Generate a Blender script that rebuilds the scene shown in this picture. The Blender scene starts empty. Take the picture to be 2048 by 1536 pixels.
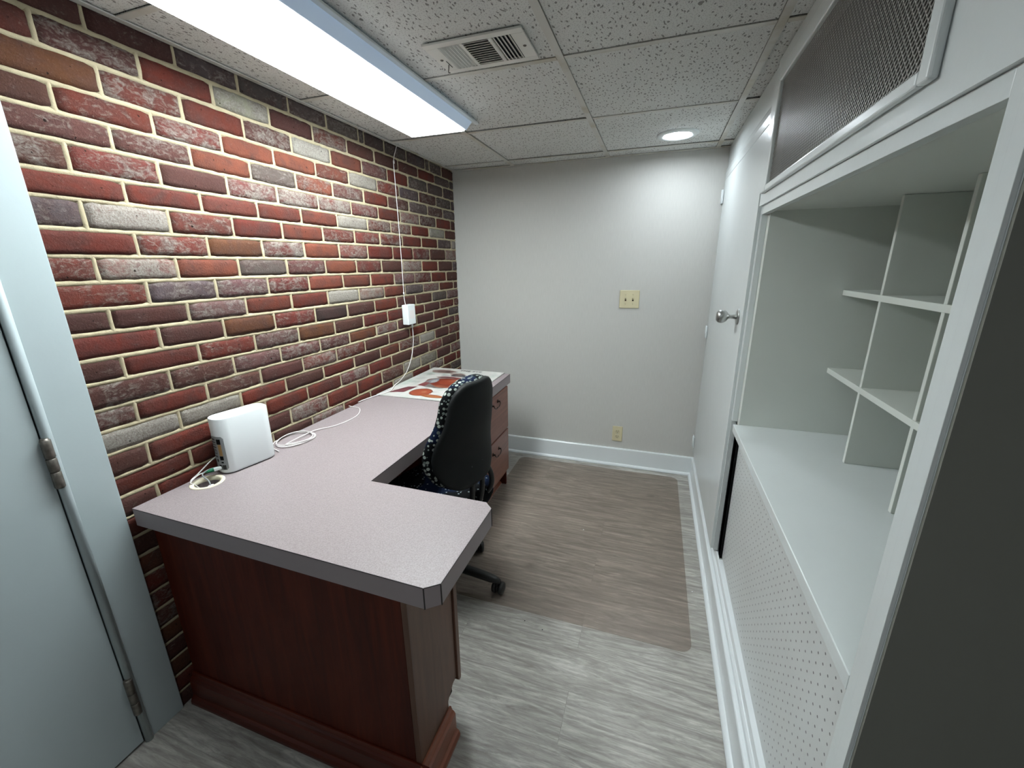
import bpy, bmesh, math, random
from mathutils import Vector, Matrix, noise
random.seed(11)
SC = bpy.context.scene
COL = SC.collection
PI = math.pi

# ------------------------------------------------------------------ camera
cam_data = bpy.data.cameras.new('camera')
cam = bpy.data.objects.new('camera', cam_data)
COL.objects.link(cam)
RIGHT = Vector((0.9471487901787492, 0.320623730397163, -0.010468656510704647))
FWD = Vector((-0.31105051306625126, 0.9099081598494261, -0.27443527280700125))
UP = Vector((-0.07846494493819287, 0.26318731760029523, 0.9615485886164088))
m = Matrix(((RIGHT.x, UP.x, -FWD.x, 1.3991), (RIGHT.y, UP.y, -FWD.y, -2.8715), (RIGHT.z, UP.z, -FWD.z, 1.4138), (0, 0, 0, 1)))
cam.matrix_world = m
cam_data.sensor_fit = 'HORIZONTAL'
cam_data.sensor_width = 36.0
cam_data.lens = 834.118 / 2048 * 36.0
cam_data.clip_start = 0.02
SC.camera = cam

# ------------------------------------------------------------------ world, exposure
w = bpy.data.worlds.new('world')
SC.world = w
w.use_nodes = True
w.node_tree.nodes['Background'].inputs[0].default_value = (0.75, 0.85, 1.0, 1)
w.node_tree.nodes['Background'].inputs[1].default_value = 0.0
SC.view_settings.view_transform = 'Standard'
SC.view_settings.look = 'None'
SC.view_settings.gamma = 1.0
SC.view_settings.use_curve_mapping = False
SC.view_settings.exposure = 0.95
PANEL_EMIT = 7.0        # the long ceiling light
PANEL_WATT = 1.5
DOWN_EMIT = 56.0        # the round downlight
FILL_POWER = 5.0        # fill lamp added behind the camera to even out the light

# ------------------------------------------------------------------ dimensions (metres)
W = 1.7264      # plane of the built-in's face
H = 2.0415      # ceiling
HD = 0.7494     # desk top

# ------------------------------------------------------------------ helpers
def lin(r, g, b):
    f = lambda c: c / 12.92 if c <= 0.04045 else ((c + 0.055) / 1.055) ** 2.4
    return (f(r / 255), f(g / 255), f(b / 255), 1.0)

def new_mat(name, color=(0.5, 0.5, 0.5, 1), rough=0.5, spec=0.5, metal=0.0):
    mt = bpy.data.materials.new(name)
    mt.use_nodes = True
    nt = mt.node_tree
    b = nt.nodes['Principled BSDF']
    b.inputs['Base Color'].default_value = color
    b.inputs['Roughness'].default_value = rough
    b.inputs['Specular IOR Level'].default_value = spec
    b.inputs['Metallic'].default_value = metal
    return mt, nt, b

def nd(nt, typ, **kw):
    n = nt.nodes.new(typ)
    for k, v in kw.items():
        if k.startswith('i_'):
            n.inputs[k[2:].replace('_', ' ')].default_value = v
        else:
            setattr(n, k, v)
    return n

def coords(nt, scale=(1, 1, 1), rot=(0, 0, 0), loc=(0, 0, 0)):
    tc = nd(nt, 'ShaderNodeTexCoord')
    mp = nd(nt, 'ShaderNodeMapping')
    mp.inputs['Scale'].default_value = scale
    mp.inputs['Rotation'].default_value = rot
    mp.inputs['Location'].default_value = loc
    nt.links.new(tc.outputs['Object'], mp.inputs['Vector'])
    return mp.outputs['Vector']

def noise_n(nt, vec, scale, detail=3.0, rough=0.55, dist=0.0):
    n = nd(nt, 'ShaderNodeTexNoise')
    n.inputs['Scale'].default_value = scale
    n.inputs['Detail'].default_value = detail
    n.inputs['Roughness'].default_value = rough
    n.inputs['Distortion'].default_value = dist
    nt.links.new(vec, n.inputs['Vector'])
    return n.outputs['Fac']

def ramp(nt, fac, stops):
    r = nd(nt, 'ShaderNodeValToRGB')
    el = r.color_ramp.elements
    while len(el) < len(stops):
        el.new(0.5)
    for e, (p, c) in zip(el, stops):
        e.position = p
        e.color = c if len(c) == 4 else (*c, 1)
    nt.links.new(fac, r.inputs['Fac'])
    return r.outputs['Color']

def mixc(nt, fac, a, b, mode='MIX'):
    n = nd(nt, 'ShaderNodeMix', data_type='RGBA', blend_type=mode)
    for sock, v in ((n.inputs[0], fac), (n.inputs[6], a), (n.inputs[7], b)):
        if isinstance(v, (int, float, tuple)):
            sock.default_value = v
        else:
            nt.links.new(v, sock)
    return n.outputs[2]

def mathn(nt, op, a, b=0.0, clamp=False):
    n = nd(nt, 'ShaderNodeMath', operation=op, use_clamp=clamp)
    for i, v in enumerate((a, b)):
        if isinstance(v, (int, float)):
            n.inputs[i].default_value = v
        else:
            nt.links.new(v, n.inputs[i])
    return n.outputs[0]

def bump(nt, bsdf, h, strength=0.3, dist=0.002):
    b = nd(nt, 'ShaderNodeBump')
    b.inputs['Strength'].default_value = strength
    b.inputs['Distance'].default_value = dist
    nt.links.new(h, b.inputs['Height'])
    nt.links.new(b.outputs['Normal'], bsdf.inputs['Normal'])

def g(v):
    return (v, v, v, 1)

# mesh helpers: each adds a shape to a bmesh
def box(bm, x0, x1, y0, y1, z0, z1, mi=0):
    vs = [bm.verts.new((x, y, z)) for z in (z0, z1) for y in (y0, y1) for x in (x0, x1)]
    for f in ((0, 2, 3, 1), (4, 5, 7, 6), (0, 1, 5, 4), (2, 6, 7, 3), (0, 4, 6, 2), (1, 3, 7, 5)):
        fc = bm.faces.new([vs[i] for i in f])
        fc.material_index = mi
    return vs

def prism(bm, pts, axis, a, b, mi=0, smooth=False):
    """extrude a 2-D outline along an axis; pts are in the two other axes in x,y,z order"""
    def mk(p, t):
        q = list(p)
        q.insert('xyz'.index(axis), t)
        return bm.verts.new(q)
    A = [mk(p, a) for p in pts]
    B = [mk(p, b) for p in pts]
    n = len(pts)
    fs = [bm.faces.new(A[::-1]), bm.faces.new(B)]
    for i in range(n):
        f = bm.faces.new((A[i], A[(i + 1) % n], B[(i + 1) % n], B[i]))
        f.smooth = smooth
        fs.append(f)
    for f in fs:
        f.material_index = mi

def tube(bm, pts, r, n=10, mi=0, caps=True, closed=False):
    pts = [Vector(p) for p in pts]
    rs = r if isinstance(r, (list, tuple)) else [r] * len(pts)
    up = Vector((0, 0, 1))
    rings = []
    t0 = (pts[1] - pts[0]).normalized()
    nrm = t0.orthogonal().normalized()
    N = len(pts)
    for i, p in enumerate(pts):
        if closed:
            t = (pts[(i + 1) % N] - pts[i - 1]).normalized()
        else:
            t = (pts[min(i + 1, N - 1)] - pts[max(i - 1, 0)]).normalized()
        nrm = (nrm - t * nrm.dot(t))
        if nrm.length < 1e-6:
            nrm = t.orthogonal()
        nrm.normalize()
        bn = t.cross(nrm)
        rings.append([bm.verts.new(p + (nrm * math.cos(2 * PI * k / n) + bn * math.sin(2 * PI * k / n)) * rs[i]) for k in range(n)])
    for i in range(N if closed else N - 1):
        a, b = rings[i], rings[(i + 1) % N]
        for k in range(n):
            f = bm.faces.new((a[k], a[(k + 1) % n], b[(k + 1) % n], b[k]))
            f.smooth = True
            f.material_index = mi
    if caps and not closed:
        for rg in (rings[0][::-1], rings[-1]):
            f = bm.faces.new(rg)
            f.material_index = mi

def spline(pts, k=8):
    P = [Vector(p) for p in pts]
    P = [P[0] * 2 - P[1]] + P + [P[-1] * 2 - P[-2]]
    out = []
    for i in range(1, len(P) - 2):
        for j in range(k):
            t = j / k
            out.append(0.5 * ((2 * P[i]) + (-P[i - 1] + P[i + 1]) * t + (2 * P[i - 1] - 5 * P[i] + 4 * P[i + 1] - P[i + 2]) * t * t
                              + (-P[i - 1] + 3 * P[i] - 3 * P[i + 1] + P[i + 2]) * t ** 3))
    out.append(P[-2])
    return out

def lathe(bm, prof, n=32, M=None, mi=0, smooth=True):
    """profile of (r, z) turned round z; M places it"""
    M = M or Matrix()
    rings = []
    for r, z in prof:
        if r < 1e-6:
            rings.append([bm.verts.new(M @ Vector((0, 0, z)))])
        else:
            rings.append([bm.verts.new(M @ Vector((r * math.cos(2 * PI * k / n), r * math.sin(2 * PI * k / n), z))) for k in range(n)])
    for a, b in zip(rings, rings[1:]):
        for k in range(n):
            va = [a[k % len(a)], a[(k + 1) % len(a)]] if len(a) > 1 else [a[0]]
            vb = [b[(k + 1) % len(b)], b[k % len(b)]] if len(b) > 1 else [b[0]]
            if len(va) + len(vb) < 3:
                continue
            f = bm.faces.new(va + vb)
            f.smooth = smooth
            f.material_index = mi

def obj(name, bm, mats, parent=None, bevel=0.0, seg=2, recalc=True, smooth_angle=None):
    if recalc:
        bmesh.ops.recalc_face_normals(bm, faces=bm.faces[:])
    me = bpy.data.meshes.new(name)
    bm.to_mesh(me)
    bm.free()
    for mt in (mats if isinstance(mats, (list, tuple)) else [mats]):
        me.materials.append(mt)
    o = bpy.data.objects.new(name, me)
    COL.objects.link(o)
    if parent is not None:
        o.parent = parent
        o.matrix_parent_inverse = parent.matrix_world.inverted() if parent.matrix_world != Matrix() else Matrix()
    if bevel:
        md = o.modifiers.new('bevel', 'BEVEL')
        md.width = bevel
        md.segments = seg
        md.limit_method = 'ANGLE'
        md.angle_limit = math.radians(35)
        md.harden_normals = False
    return o

def BM():
    return bmesh.new()

def empty(name, loc, label, cat, group=None, kind=None):
    o = bpy.data.objects.new(name, None)
    COL.objects.link(o)
    o.location = loc
    o.empty_display_size = 0.05
    bpy.context.view_layer.update()
    tag(o, label, cat, group, kind)
    return o

def tag(o, label=None, cat=None, group=None, kind=None):
    if label: o['label'] = label
    if cat: o['category'] = cat
    if group: o['group'] = group
    if kind: o['kind'] = kind
    return o

def struct(o):
    o['kind'] = 'structure'
    return o

def bx(name, mats, parent, x0, x1, y0, y1, z0, z1, bevel=0.0, seg=2):
    bm = BM()
    box(bm, x0, x1, y0, y1, z0, z1)
    return obj(name, bm, mats, parent, bevel, seg)

def local(M, parent_loc):
    return M

# ------------------------------------------------------------------ materials
def white_paint(name, col, rough=0.28, bumpy=0.15):
    mt, nt, b = new_mat(name, col, rough)
    v = coords(nt)
    n1 = noise_n(nt, v, 60, 4)
    n2 = noise_n(nt, v, 5, 3)
    c = mixc(nt, n2, tuple(c * 0.93 for c in col[:3]) + (1,), col)
    nt.links.new(c, b.inputs['Base Color'])
    bump(nt, b, n1, bumpy, 0.0015)
    return mt

M_CAB = white_paint('white_cabinet_paint', lin(211, 217, 216), 0.24)
M_CAVITY = white_paint('cubby_paint', lin(212, 217, 210), 0.35)
M_TRIM = white_paint('white_trim_paint', lin(222, 228, 229), 0.22, 0.08)
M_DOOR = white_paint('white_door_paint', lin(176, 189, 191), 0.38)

# back wall: fine woven wallcovering under grey paint
M_WALL, nt, b = new_mat('grey_wall_paint', lin(181, 177, 172), 0.6, 0.3)
v = coords(nt, (260, 260, 18))
n1 = noise_n(nt, v, 1.0, 2)
v2 = coords(nt, (1, 1, 1))
n2 = noise_n(nt, v2, 2.0, 3)
nt.links.new(mixc(nt, n1, lin(186, 186, 181), lin(199, 199, 194)), b.inputs['Base Color'])
bump(nt, b, n1, 0.12, 0.001)

M_ENDWALL, nt, b = new_mat('olive_grey_wall_paint', lin(122, 123, 115), 0.8, 0.2)
M_HALL, nt, b = new_mat('hall_wall_paint', lin(84, 85, 80), 0.8, 0.2)

# floor: grey vinyl planks running across the room
M_FLOOR, nt, b = new_mat('vinyl_plank_floor', g(0.2), 0.38, 0.4)
v = coords(nt)
br = nd(nt, 'ShaderNodeTexBrick')
br.offset = 0.37
br.inputs['Scale'].default_value = 1.0
br.inputs['Brick Width'].default_value = 1.22
br.inputs['Row Height'].default_value = 0.178
br.inputs['Mortar Size'].default_value = 0.0009
br.inputs['Mortar Smooth'].default_value = 0.3
br.inputs['Color1'].default_value = g(0.0)
br.inputs['Color2'].default_value = g(1.0)
br.inputs['Mortar'].default_value = g(0.5)
nt.links.new(v, br.inputs['Vector'])
# every plank shifts the grain
sep = nd(nt, 'ShaderNodeSeparateXYZ')
nt.links.new(v, sep.inputs[0])
row = mathn(nt, 'FLOOR', mathn(nt, 'DIVIDE', sep.outputs['Y'], 0.178))
comb = nd(nt, 'ShaderNodeCombineXYZ')
nt.links.new(mathn(nt, 'ADD', mathn(nt, 'MULTIPLY', sep.outputs['X'], 1.6), mathn(nt, 'MULTIPLY', br.outputs['Color'], 3.1)), comb.inputs[0])
nt.links.new(mathn(nt, 'MULTIPLY', sep.outputs['Y'], 13.0), comb.inputs[1])
nt.links.new(mathn(nt, 'MULTIPLY', row, 7.3), comb.inputs[2])
gr1 = noise_n(nt, comb.outputs[0], 2.2, 6, 0.62, 1.4)
gr2 = noise_n(nt, comb.outputs[0], 7.0, 8, 0.72, 1.6)
wv = nd(nt, 'ShaderNodeTexWave', wave_type='BANDS', bands_direction='Y')
wv.inputs['Scale'].default_value = 1.1
wv.inputs['Distortion'].default_value = 9.0
wv.inputs['Detail'].default_value = 3.0
wv.inputs['Detail Scale'].default_value = 0.7
nt.links.new(comb.outputs[0], wv.inputs['Vector'])
c = ramp(nt, gr1, [(0.34, lin(134, 131, 125)), (0.5, lin(174, 172, 165)), (0.64, lin(204, 203, 195))])
c = mixc(nt, mathn(nt, 'MULTIPLY', wv.outputs['Color'], 0.28), c, lin(120, 117, 111))
c = mixc(nt, mathn(nt, 'MULTIPLY', gr2, 0.35), c, lin(112, 107, 102), 'MULTIPLY') if False else mixc(nt, mathn(nt, 'MULTIPLY', ramp(nt, gr2, [(0.42, g(0)), (0.62, g(1))]), 0.5), c, lin(112, 109, 103))
c = mixc(nt, mathn(nt, 'MULTIPLY', br.outputs['Color'], 0.22), c, lin(150, 145, 138))
c = mixc(nt, mathn(nt, 'MULTIPLY', br.outputs['Fac'], 0.4), c, lin(90, 86, 81))
nt.links.new(c, b.inputs['Base Color'])
nt.links.new(mathn(nt, 'ADD', mathn(nt, 'MULTIPLY', gr2, 0.25), 0.27), b.inputs['Roughness'])
bump(nt, b, mathn(nt, 'ADD', gr2, mathn(nt, 'MULTIPLY', wv.outputs['Color'], 0.5)), 0.25, 0.001)

# ceiling tile: fissured mineral fibre
def tile_mat():
    mt, nt, b = new_mat('fissured_ceiling_tile', lin(196, 196, 192), 0.9, 0.1)
    v = coords(nt)
    wn = nd(nt, 'ShaderNodeTexNoise')
    wn.inputs['Scale'].default_value = 28
    nt.links.new(v, wn.inputs['Vector'])
    add = nd(nt, 'ShaderNodeVectorMath', operation='MULTIPLY_ADD')
    nt.links.new(wn.outputs['Color'], add.inputs[0])
    add.inputs[1].default_value = (0.03, 0.03, 0.0)
    nt.links.new(v, add.inputs[2])
    mp = nd(nt, 'ShaderNodeMapping')
    mp.inputs['Scale'].default_value = (84, 34, 1)
    mp.inputs['Rotation'].default_value = (0, 0, 0.35)
    nt.links.new(add.outputs[0], mp.inputs['Vector'])
    vo = nd(nt, 'ShaderNodeTexVoronoi', voronoi_dimensions='2D')
    vo.inputs['Scale'].default_value = 1.0
    nt.links.new(mp.outputs[0], vo.inputs['Vector'])
    worm = mathn(nt, 'LESS_THAN', vo.outputs['Distance'], 0.19)
    vo2 = nd(nt, 'ShaderNodeTexVoronoi', voronoi_dimensions='2D')
    vo2.inputs['Scale'].default_value = 130.0
    nt.links.new(v, vo2.inputs['Vector'])
    pin = mathn(nt, 'LESS_THAN', vo2.outputs['Distance'], 0.17)
    pick = nd(nt, 'ShaderNodeSeparateColor')
    nt.links.new(vo.outputs['Color'], pick.inputs[0])
    worm = mathn(nt, 'MULTIPLY', worm, mathn(nt, 'GREATER_THAN', pick.outputs[0], 0.35))
    hole = mathn(nt, 'MAXIMUM', worm, mathn(nt, 'MULTIPLY', pin, 0.55))
    base = mixc(nt, noise_n(nt, v, 3, 3), lin(204, 205, 201), lin(218, 219, 216))
    c = mixc(nt, mathn(nt, 'MULTIPLY', hole, 0.72), base, lin(92, 90, 86))
    nt.links.new(c, b.inputs['Base Color'])
    bump(nt, b, mathn(nt, 'SUBTRACT', noise_n(nt, v, 150, 3), hole), 0.5, 0.002)
    return mt
M_TILE = tile_mat()
M_TEE, nt, b = new_mat('ceiling_grid_paint', lin(190, 188, 178), 0.45)
v = coords(nt)
nt.links.new(mixc(nt, ramp(nt, noise_n(nt, v, 7, 4), [(0.5, g(0)), (0.75, g(1))]), lin(196, 195, 188), lin(172, 164, 142)), b.inputs['Base Color'])
M_GAP, nt, b = new_mat('shadow_gap', g(0.01), 0.9, 0.0)

# brick: colour of every brick and its amount of limewash are carried by the mesh
M_BRICK, nt, b = new_mat('old_brick', g(0.3), 0.85, 0.15)
at = nd(nt, 'ShaderNodeVertexColor', layer_name='tint')
v = coords(nt)
vb = coords(nt, (1, 1, 1.8))
n_big = noise_n(nt, v, 14, 4, 0.6, 0.6)
n_mid = noise_n(nt, vb, 42, 5, 0.65, 1.2)
n_fine = noise_n(nt, v, 190, 4, 0.7)
c = mixc(nt, mathn(nt, 'MULTIPLY', ramp(nt, n_big, [(0.38, g(0)), (0.68, g(1))]), 0.75), at.outputs['Color'], lin(92, 66, 62))
hl = mixc(nt, 0.5, at.outputs['Color'], lin(150, 110, 98))
c = mixc(nt, mathn(nt, 'MULTIPLY', ramp(nt, n_fine, [(0.5, g(0)), (0.72, g(1))]), 0.5), c, hl)
# limewash patches: threshold falls as the brick's alpha rises
thr = mathn(nt, 'SUBTRACT', mathn(nt, 'ADD', mathn(nt, 'MULTIPLY', n_mid, 0.72), mathn(nt, 'MULTIPLY', n_big, 0.38)), mathn(nt, 'SUBTRACT', 0.76, mathn(nt, 'MULTIPLY', at.outputs['Alpha'], 0.42)))
lime = ramp(nt, mathn(nt, 'MULTIPLY', mathn(nt, 'ADD', thr, 0.03), 5.0, clamp=True), [(0.0, g(0)), (1.0, g(1))])
sp = ramp(nt, noise_n(nt, vb, 120, 3, 0.6, 0.8), [(0.66, g(0)), (0.72, g(1))])
lime = mathn(nt, 'MAXIMUM', lime, mathn(nt, 'MULTIPLY', sp, 0.45))
c = mixc(nt, mathn(nt, 'MULTIPLY', lime, mathn(nt, 'ADD', 0.52, mathn(nt, 'MULTIPLY', at.outputs['Alpha'], 0.33))), c, mixc(nt, ramp(nt, n_fine, [(0.3, g(0)), (0.7, g(1))]), lin(150, 132, 124), lin(208, 202, 190)))
pit = ramp(nt, noise_n(nt, v, 75, 2, 0.5), [(0.24, g(1)), (0.30, g(0))])
c = mixc(nt, pit, c, lin(45, 30, 27))
c = mixc(nt, 1.0, c, (0.53, 0.56, 0.56, 1), 'MULTIPLY')
nt.links.new(c, b.inputs['Base Color'])
bump(nt, b, mathn(nt, 'SUBTRACT', mathn(nt, 'ADD', n_fine, n_mid), pit), 0.7, 0.003)
M_MORTAR, nt, b = new_mat('cream_mortar', lin(190, 178, 150), 0.9, 0.1)
v = coords(nt)
nm = noise_n(nt, v, 30, 5, 0.6)
c = mixc(nt, nm, lin(150, 140, 115), lin(186, 175, 147))
nt.links.new(c, b.inputs['Base Color'])
bump(nt, b, noise_n(nt, v, 160, 4, 0.6), 0.6, 0.003)

# desk
M_LAM, nt, b = new_mat('pinkish_grey_laminate', lin(140, 130, 131), 0.42, 0.4)
v = coords(nt)
c = mixc(nt, ramp(nt, noise_n(nt, v, 330, 2), [(0.35, g(0)), (0.65, g(1))]), lin(132, 122, 123), lin(150, 140, 141))
nt.links.new(c, b.inputs['Base Color'])
M_LAMEDGE, nt, b = new_mat('laminate_edge', lin(150, 140, 142), 0.45, 0.4)
M_SEAM, nt, b = new_mat('laminate_seam', lin(30, 24, 24), 0.6)

def wood(name, c0, c1, c2, rough=0.3, axis='z', scale=1.0):
    mt, nt, b = new_mat(name, c1, rough, 0.4)
    s = {'z': (22, 22, 1.6), 'y': (22, 1.6, 22), 'x': (1.6, 22, 22)}[axis]
    v = coords(nt, tuple(q * scale for q in s))
    n1 = noise_n(nt, v, 1.5, 6, 0.6, 0.8)
    n2 = noise_n(nt, v, 8.0, 4, 0.6)
    c = ramp(nt, n1, [(0.3, c0), (0.5, c1), (0.72, c2)])
    c = mixc(nt, mathn(nt, 'MULTIPLY', n2, 0.35), c, c0)
    nt.links.new(c, b.inputs['Base Color'])
    bump(nt, b, n2, 0.08, 0.001)
    return mt
M_CHERRY = wood('cherry_veneer', lin(60, 18, 8), lin(78, 27, 13), lin(98, 38, 20), 0.5)
M_CHERRY.node_tree.nodes['Principled BSDF'].inputs['Specular IOR Level'].default_value = 0.2
M_CHERRY_H = wood('cherry_moulding_shaded', lin(60, 20, 11), lin(82, 30, 17), lin(104, 44, 26), 0.35, 'x')  # darker copy of the moulding; shade of the front is in the colour
M_CHERRY_Y = wood('cherry_moulding_lit', lin(110, 62, 45), lin(136, 82, 62), lin(156, 98, 76), 0.28, 'y')  # lighter copy of the same moulding, light on side faces painted in
M_DRAWER = wood('cherry_drawer_front', lin(104, 62, 50), lin(126, 78, 64), lin(146, 94, 76), 0.3, 'y')
M_SIDE = wood('walnut_side_veneer', lin(84, 58, 44), lin(100, 70, 54), lin(112, 80, 62), 0.4)
M_DARK, nt, b = new_mat('dark_interior', lin(30, 22, 20), 0.7, 0.2)
M_BRONZE, nt, b = new_mat('dark_bronze', lin(40, 28, 24), 0.35, 0.5, 0.7)

# others
M_BLACKPL, nt, b = new_mat('black_plastic', lin(26, 28, 28), 0.38, 0.4)
M_SHELL, nt, b = new_mat('black_shell_plastic', lin(20, 23, 23), 0.6, 0.2)
bump(nt, b, noise_n(nt, coords(nt), 500, 2), 0.15, 0.0005)
M_FABRIC, nt, b = new_mat('dotted_chair_fabric', lin(16, 18, 22), 0.95, 0.1)
v = coords(nt)
vo = nd(nt, 'ShaderNodeTexVoronoi')
vo.inputs['Scale'].default_value = 62.0
vo.inputs['Randomness'].default_value = 0.55
nt.links.new(v, vo.inputs['Vector'])
dot = mathn(nt, 'LESS_THAN', vo.outputs['Distance'], 0.40)
pk = nd(nt, 'ShaderNodeSeparateColor')
nt.links.new(vo.outputs['Color'], pk.inputs[0])
dotc = mixc(nt, pk.outputs[1], lin(92, 102, 98), lin(160, 168, 160))
basec = mixc(nt, ramp(nt, noise_n(nt, v, 9, 1), [(0.56, g(0)), (0.6, g(1))]), lin(13, 15, 17), lin(16, 26, 48))
nt.links.new(mixc(nt, dot, basec, dotc), b.inputs['Base Color'])
bump(nt, b, noise_n(nt, v, 700, 2), 0.3, 0.0005)
M_SEATFAB, nt, b = new_mat('dark_seat_fabric', lin(14, 16, 20), 0.95, 0.1)
v = coords(nt)
vo = nd(nt, 'ShaderNodeTexVoronoi')
vo.inputs['Scale'].default_value = 70.0
nt.links.new(v, vo.inputs['Vector'])
pk = nd(nt, 'ShaderNodeSeparateColor')
nt.links.new(vo.outputs['Color'], pk.inputs[0])
dot = mathn(nt, 'MULTIPLY', mathn(nt, 'LESS_THAN', vo.outputs['Distance'], 0.28), mathn(nt, 'GREATER_THAN', pk.outputs[0], 0.7))
basec = mixc(nt, ramp(nt, noise_n(nt, v, 7, 1), [(0.5, g(0)), (0.56, g(1))]), lin(11, 12, 14), lin(14, 24, 44))
nt.links.new(mixc(nt, dot, basec, lin(120, 130, 132)), b.inputs['Base Color'])
M_SIDEGLOW, nt, b = new_mat('lit_acrylic_side', lin(214, 220, 222), 0.35, 0.4)
b.inputs['Emission Color'].default_value = (0.45, 0.66, 1.0, 1)
b.inputs['Emission Strength'].default_value = 0.12
M_WHITEPL, nt, b = new_mat('white_plastic', lin(222, 228, 228), 0.35, 0.4)
M_WHITEPL2, nt, b = new_mat('white_cable_jacket', lin(226, 222, 220), 0.45, 0.4)
M_GREYPL, nt, b = new_mat('grey_port_panel', lin(140, 146, 146), 0.5, 0.4)
M_LABEL, nt, b = new_mat('printed_label_ink', lin(58, 60, 62), 0.6)
M_BEIGE, nt, b = new_mat('beige_wiring_plate', lin(206, 198, 164), 0.4, 0.4)
M_BEIGE2, nt, b = new_mat('beige_insert', lin(196, 188, 156), 0.4, 0.4)
M_CREAM, nt, b = new_mat('cream_grommet', lin(226, 220, 196), 0.4, 0.4)
M_GREEN, nt, b = new_mat('green_boot', lin(26, 118, 84), 0.5)
M_YELLOW, nt, b = new_mat('amber_port_row', lin(150, 120, 70), 0.5)
M_NICKEL, nt, b = new_mat('satin_nickel', lin(178, 180, 178), 0.32, 0.5, 0.9)
M_OLDNICK, nt, b = new_mat('worn_hinge_metal', lin(118, 112, 102), 0.45, 0.5, 0.8)
nt.links.new(mixc(nt, noise_n(nt, coords(nt), 60, 4), lin(70, 64, 56), lin(150, 146, 138)), b.inputs['Base Color'])
M_CHROME, nt, b = new_mat('chrome', lin(200, 200, 200), 0.15, 0.5, 1.0)
M_VENT, nt, b = new_mat('vent_enamel', lin(214, 213, 206), 0.4, 0.4)
M_VENTDARK, nt, b = new_mat('vent_duct_shade', lin(34, 38, 44), 0.7, 0.2)
M_MESH, nt, b = new_mat('aluminium_mesh', lin(168, 166, 160), 0.4, 0.5, 0.3)
M_MESHBACK, nt, b = new_mat('cavity_shade_behind_mesh', lin(52, 51, 48), 0.9, 0.1)  # dark tone carries the shade of the cavity
M_PEG, nt, b = new_mat('pegboard', lin(204, 208, 206), 0.3, 0.4)
v = coords(nt, (1, 1, 1))
sp = nd(nt, 'ShaderNodeSeparateXYZ')
nt.links.new(v, sp.inputs[0])
PITCH = 0.0254
fy = mathn(nt, 'SUBTRACT', mathn(nt, 'FRACT', mathn(nt, 'DIVIDE', sp.outputs['Y'], PITCH)), 0.5) if False else None
def cell(out):
    a = mathn(nt, 'DIVIDE', out, PITCH)
    a = mathn(nt, 'SUBTRACT', a, mathn(nt, 'FLOOR', a))
    return mathn(nt, 'SUBTRACT', a, 0.5)
cy_, cz_ = cell(sp.outputs['Y']), cell(sp.outputs['Z'])
dd = mathn(nt, 'SQRT', mathn(nt, 'ADD', mathn(nt, 'MULTIPLY', cy_, cy_), mathn(nt, 'MULTIPLY', cz_, cz_)))
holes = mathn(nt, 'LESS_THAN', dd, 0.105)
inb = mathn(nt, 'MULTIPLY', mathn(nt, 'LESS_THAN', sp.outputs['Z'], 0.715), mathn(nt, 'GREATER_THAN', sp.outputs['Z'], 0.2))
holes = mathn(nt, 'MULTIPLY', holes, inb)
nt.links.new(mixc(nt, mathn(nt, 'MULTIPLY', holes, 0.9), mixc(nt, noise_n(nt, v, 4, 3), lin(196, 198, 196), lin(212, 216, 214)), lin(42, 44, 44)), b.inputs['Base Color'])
bump(nt, b, mathn(nt, 'SUBTRACT', noise_n(nt, v, 70, 3), mathn(nt, 'MULTIPLY', holes, 6.0)), 0.25, 0.0015)

def emit_mat(name, col, s):
    mt = bpy.data.materials.new(name)
    mt.use_nodes = True
    nt = mt.node_tree
    nt.nodes.remove(nt.nodes['Principled BSDF'])
    e = nd(nt, 'ShaderNodeEmission')
    e.inputs[0].default_value = col
    e.inputs[1].default_value = s
    nt.links.new(e.outputs[0], nt.nodes['Material Output'].inputs[0])
    return mt
M_PANEL = emit_mat('lit_acrylic_lens', (0.95, 1.0, 1.015, 1), PANEL_EMIT)
nt = M_PANEL.node_tree          # acrylic: glows, and lets part of the lamp behind it straight through
ad_ = nd(nt, 'ShaderNodeAddShader'); tp_ = nd(nt, 'ShaderNodeBsdfTransparent')
tp_.inputs[0].default_value = (0.85, 0.85, 0.85, 1)
nt.links.new(nt.nodes['Emission'].outputs[0], ad_.inputs[0]); nt.links.new(tp_.outputs[0], ad_.inputs[1])
nt.links.new(ad_.outputs[0], nt.nodes['Material Output'].inputs[0])
M_DOWN = emit_mat('lit_downlight_lens', (0.90, 0.98, 1.05, 1), DOWN_EMIT)

# clear vinyl chair mat
M_MAT = bpy.data.materials.new('clear_vinyl')
M_MAT.use_nodes = True
nt = M_MAT.node_tree
nt.nodes.remove(nt.nodes['Principled BSDF'])
tr = nd(nt, 'ShaderNodeBsdfTransparent')
tr.inputs[0].default_value = (0.95, 0.92, 0.895, 1)
gl = nd(nt, 'ShaderNodeBsdfGlossy')
gl.inputs['Color'].default_value = (1, 0.97, 0.95, 1)
gl.inputs['Roughness'].default_value = 0.32
df = nd(nt, 'ShaderNodeBsdfDiffuse')
df.inputs['Color'].default_value = lin(140, 128, 120)
m1 = nd(nt, 'ShaderNodeMixShader'); m2 = nd(nt, 'ShaderNodeMixShader')
m1.inputs[0].default_value = 0.12
m2.inputs[0].default_value = 0.05
nt.links.new(tr.outputs[0], m1.inputs[1]); nt.links.new(df.outputs[0], m1.inputs[2])
nt.links.new(m1.outputs[0], m2.inputs[1]); nt.links.new(gl.outputs[0], m2.inputs[2])
nt.links.new(m2.outputs[0], nt.nodes['Material Output'].inputs[0])

# ================================================================== SETTING
def slab(name, mat, x0, x1, y0, y1, z0, z1, bevel=0):
    return struct(bx(name, mat, None, x0, x1, y0, y1, z0, z1, bevel))

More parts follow.
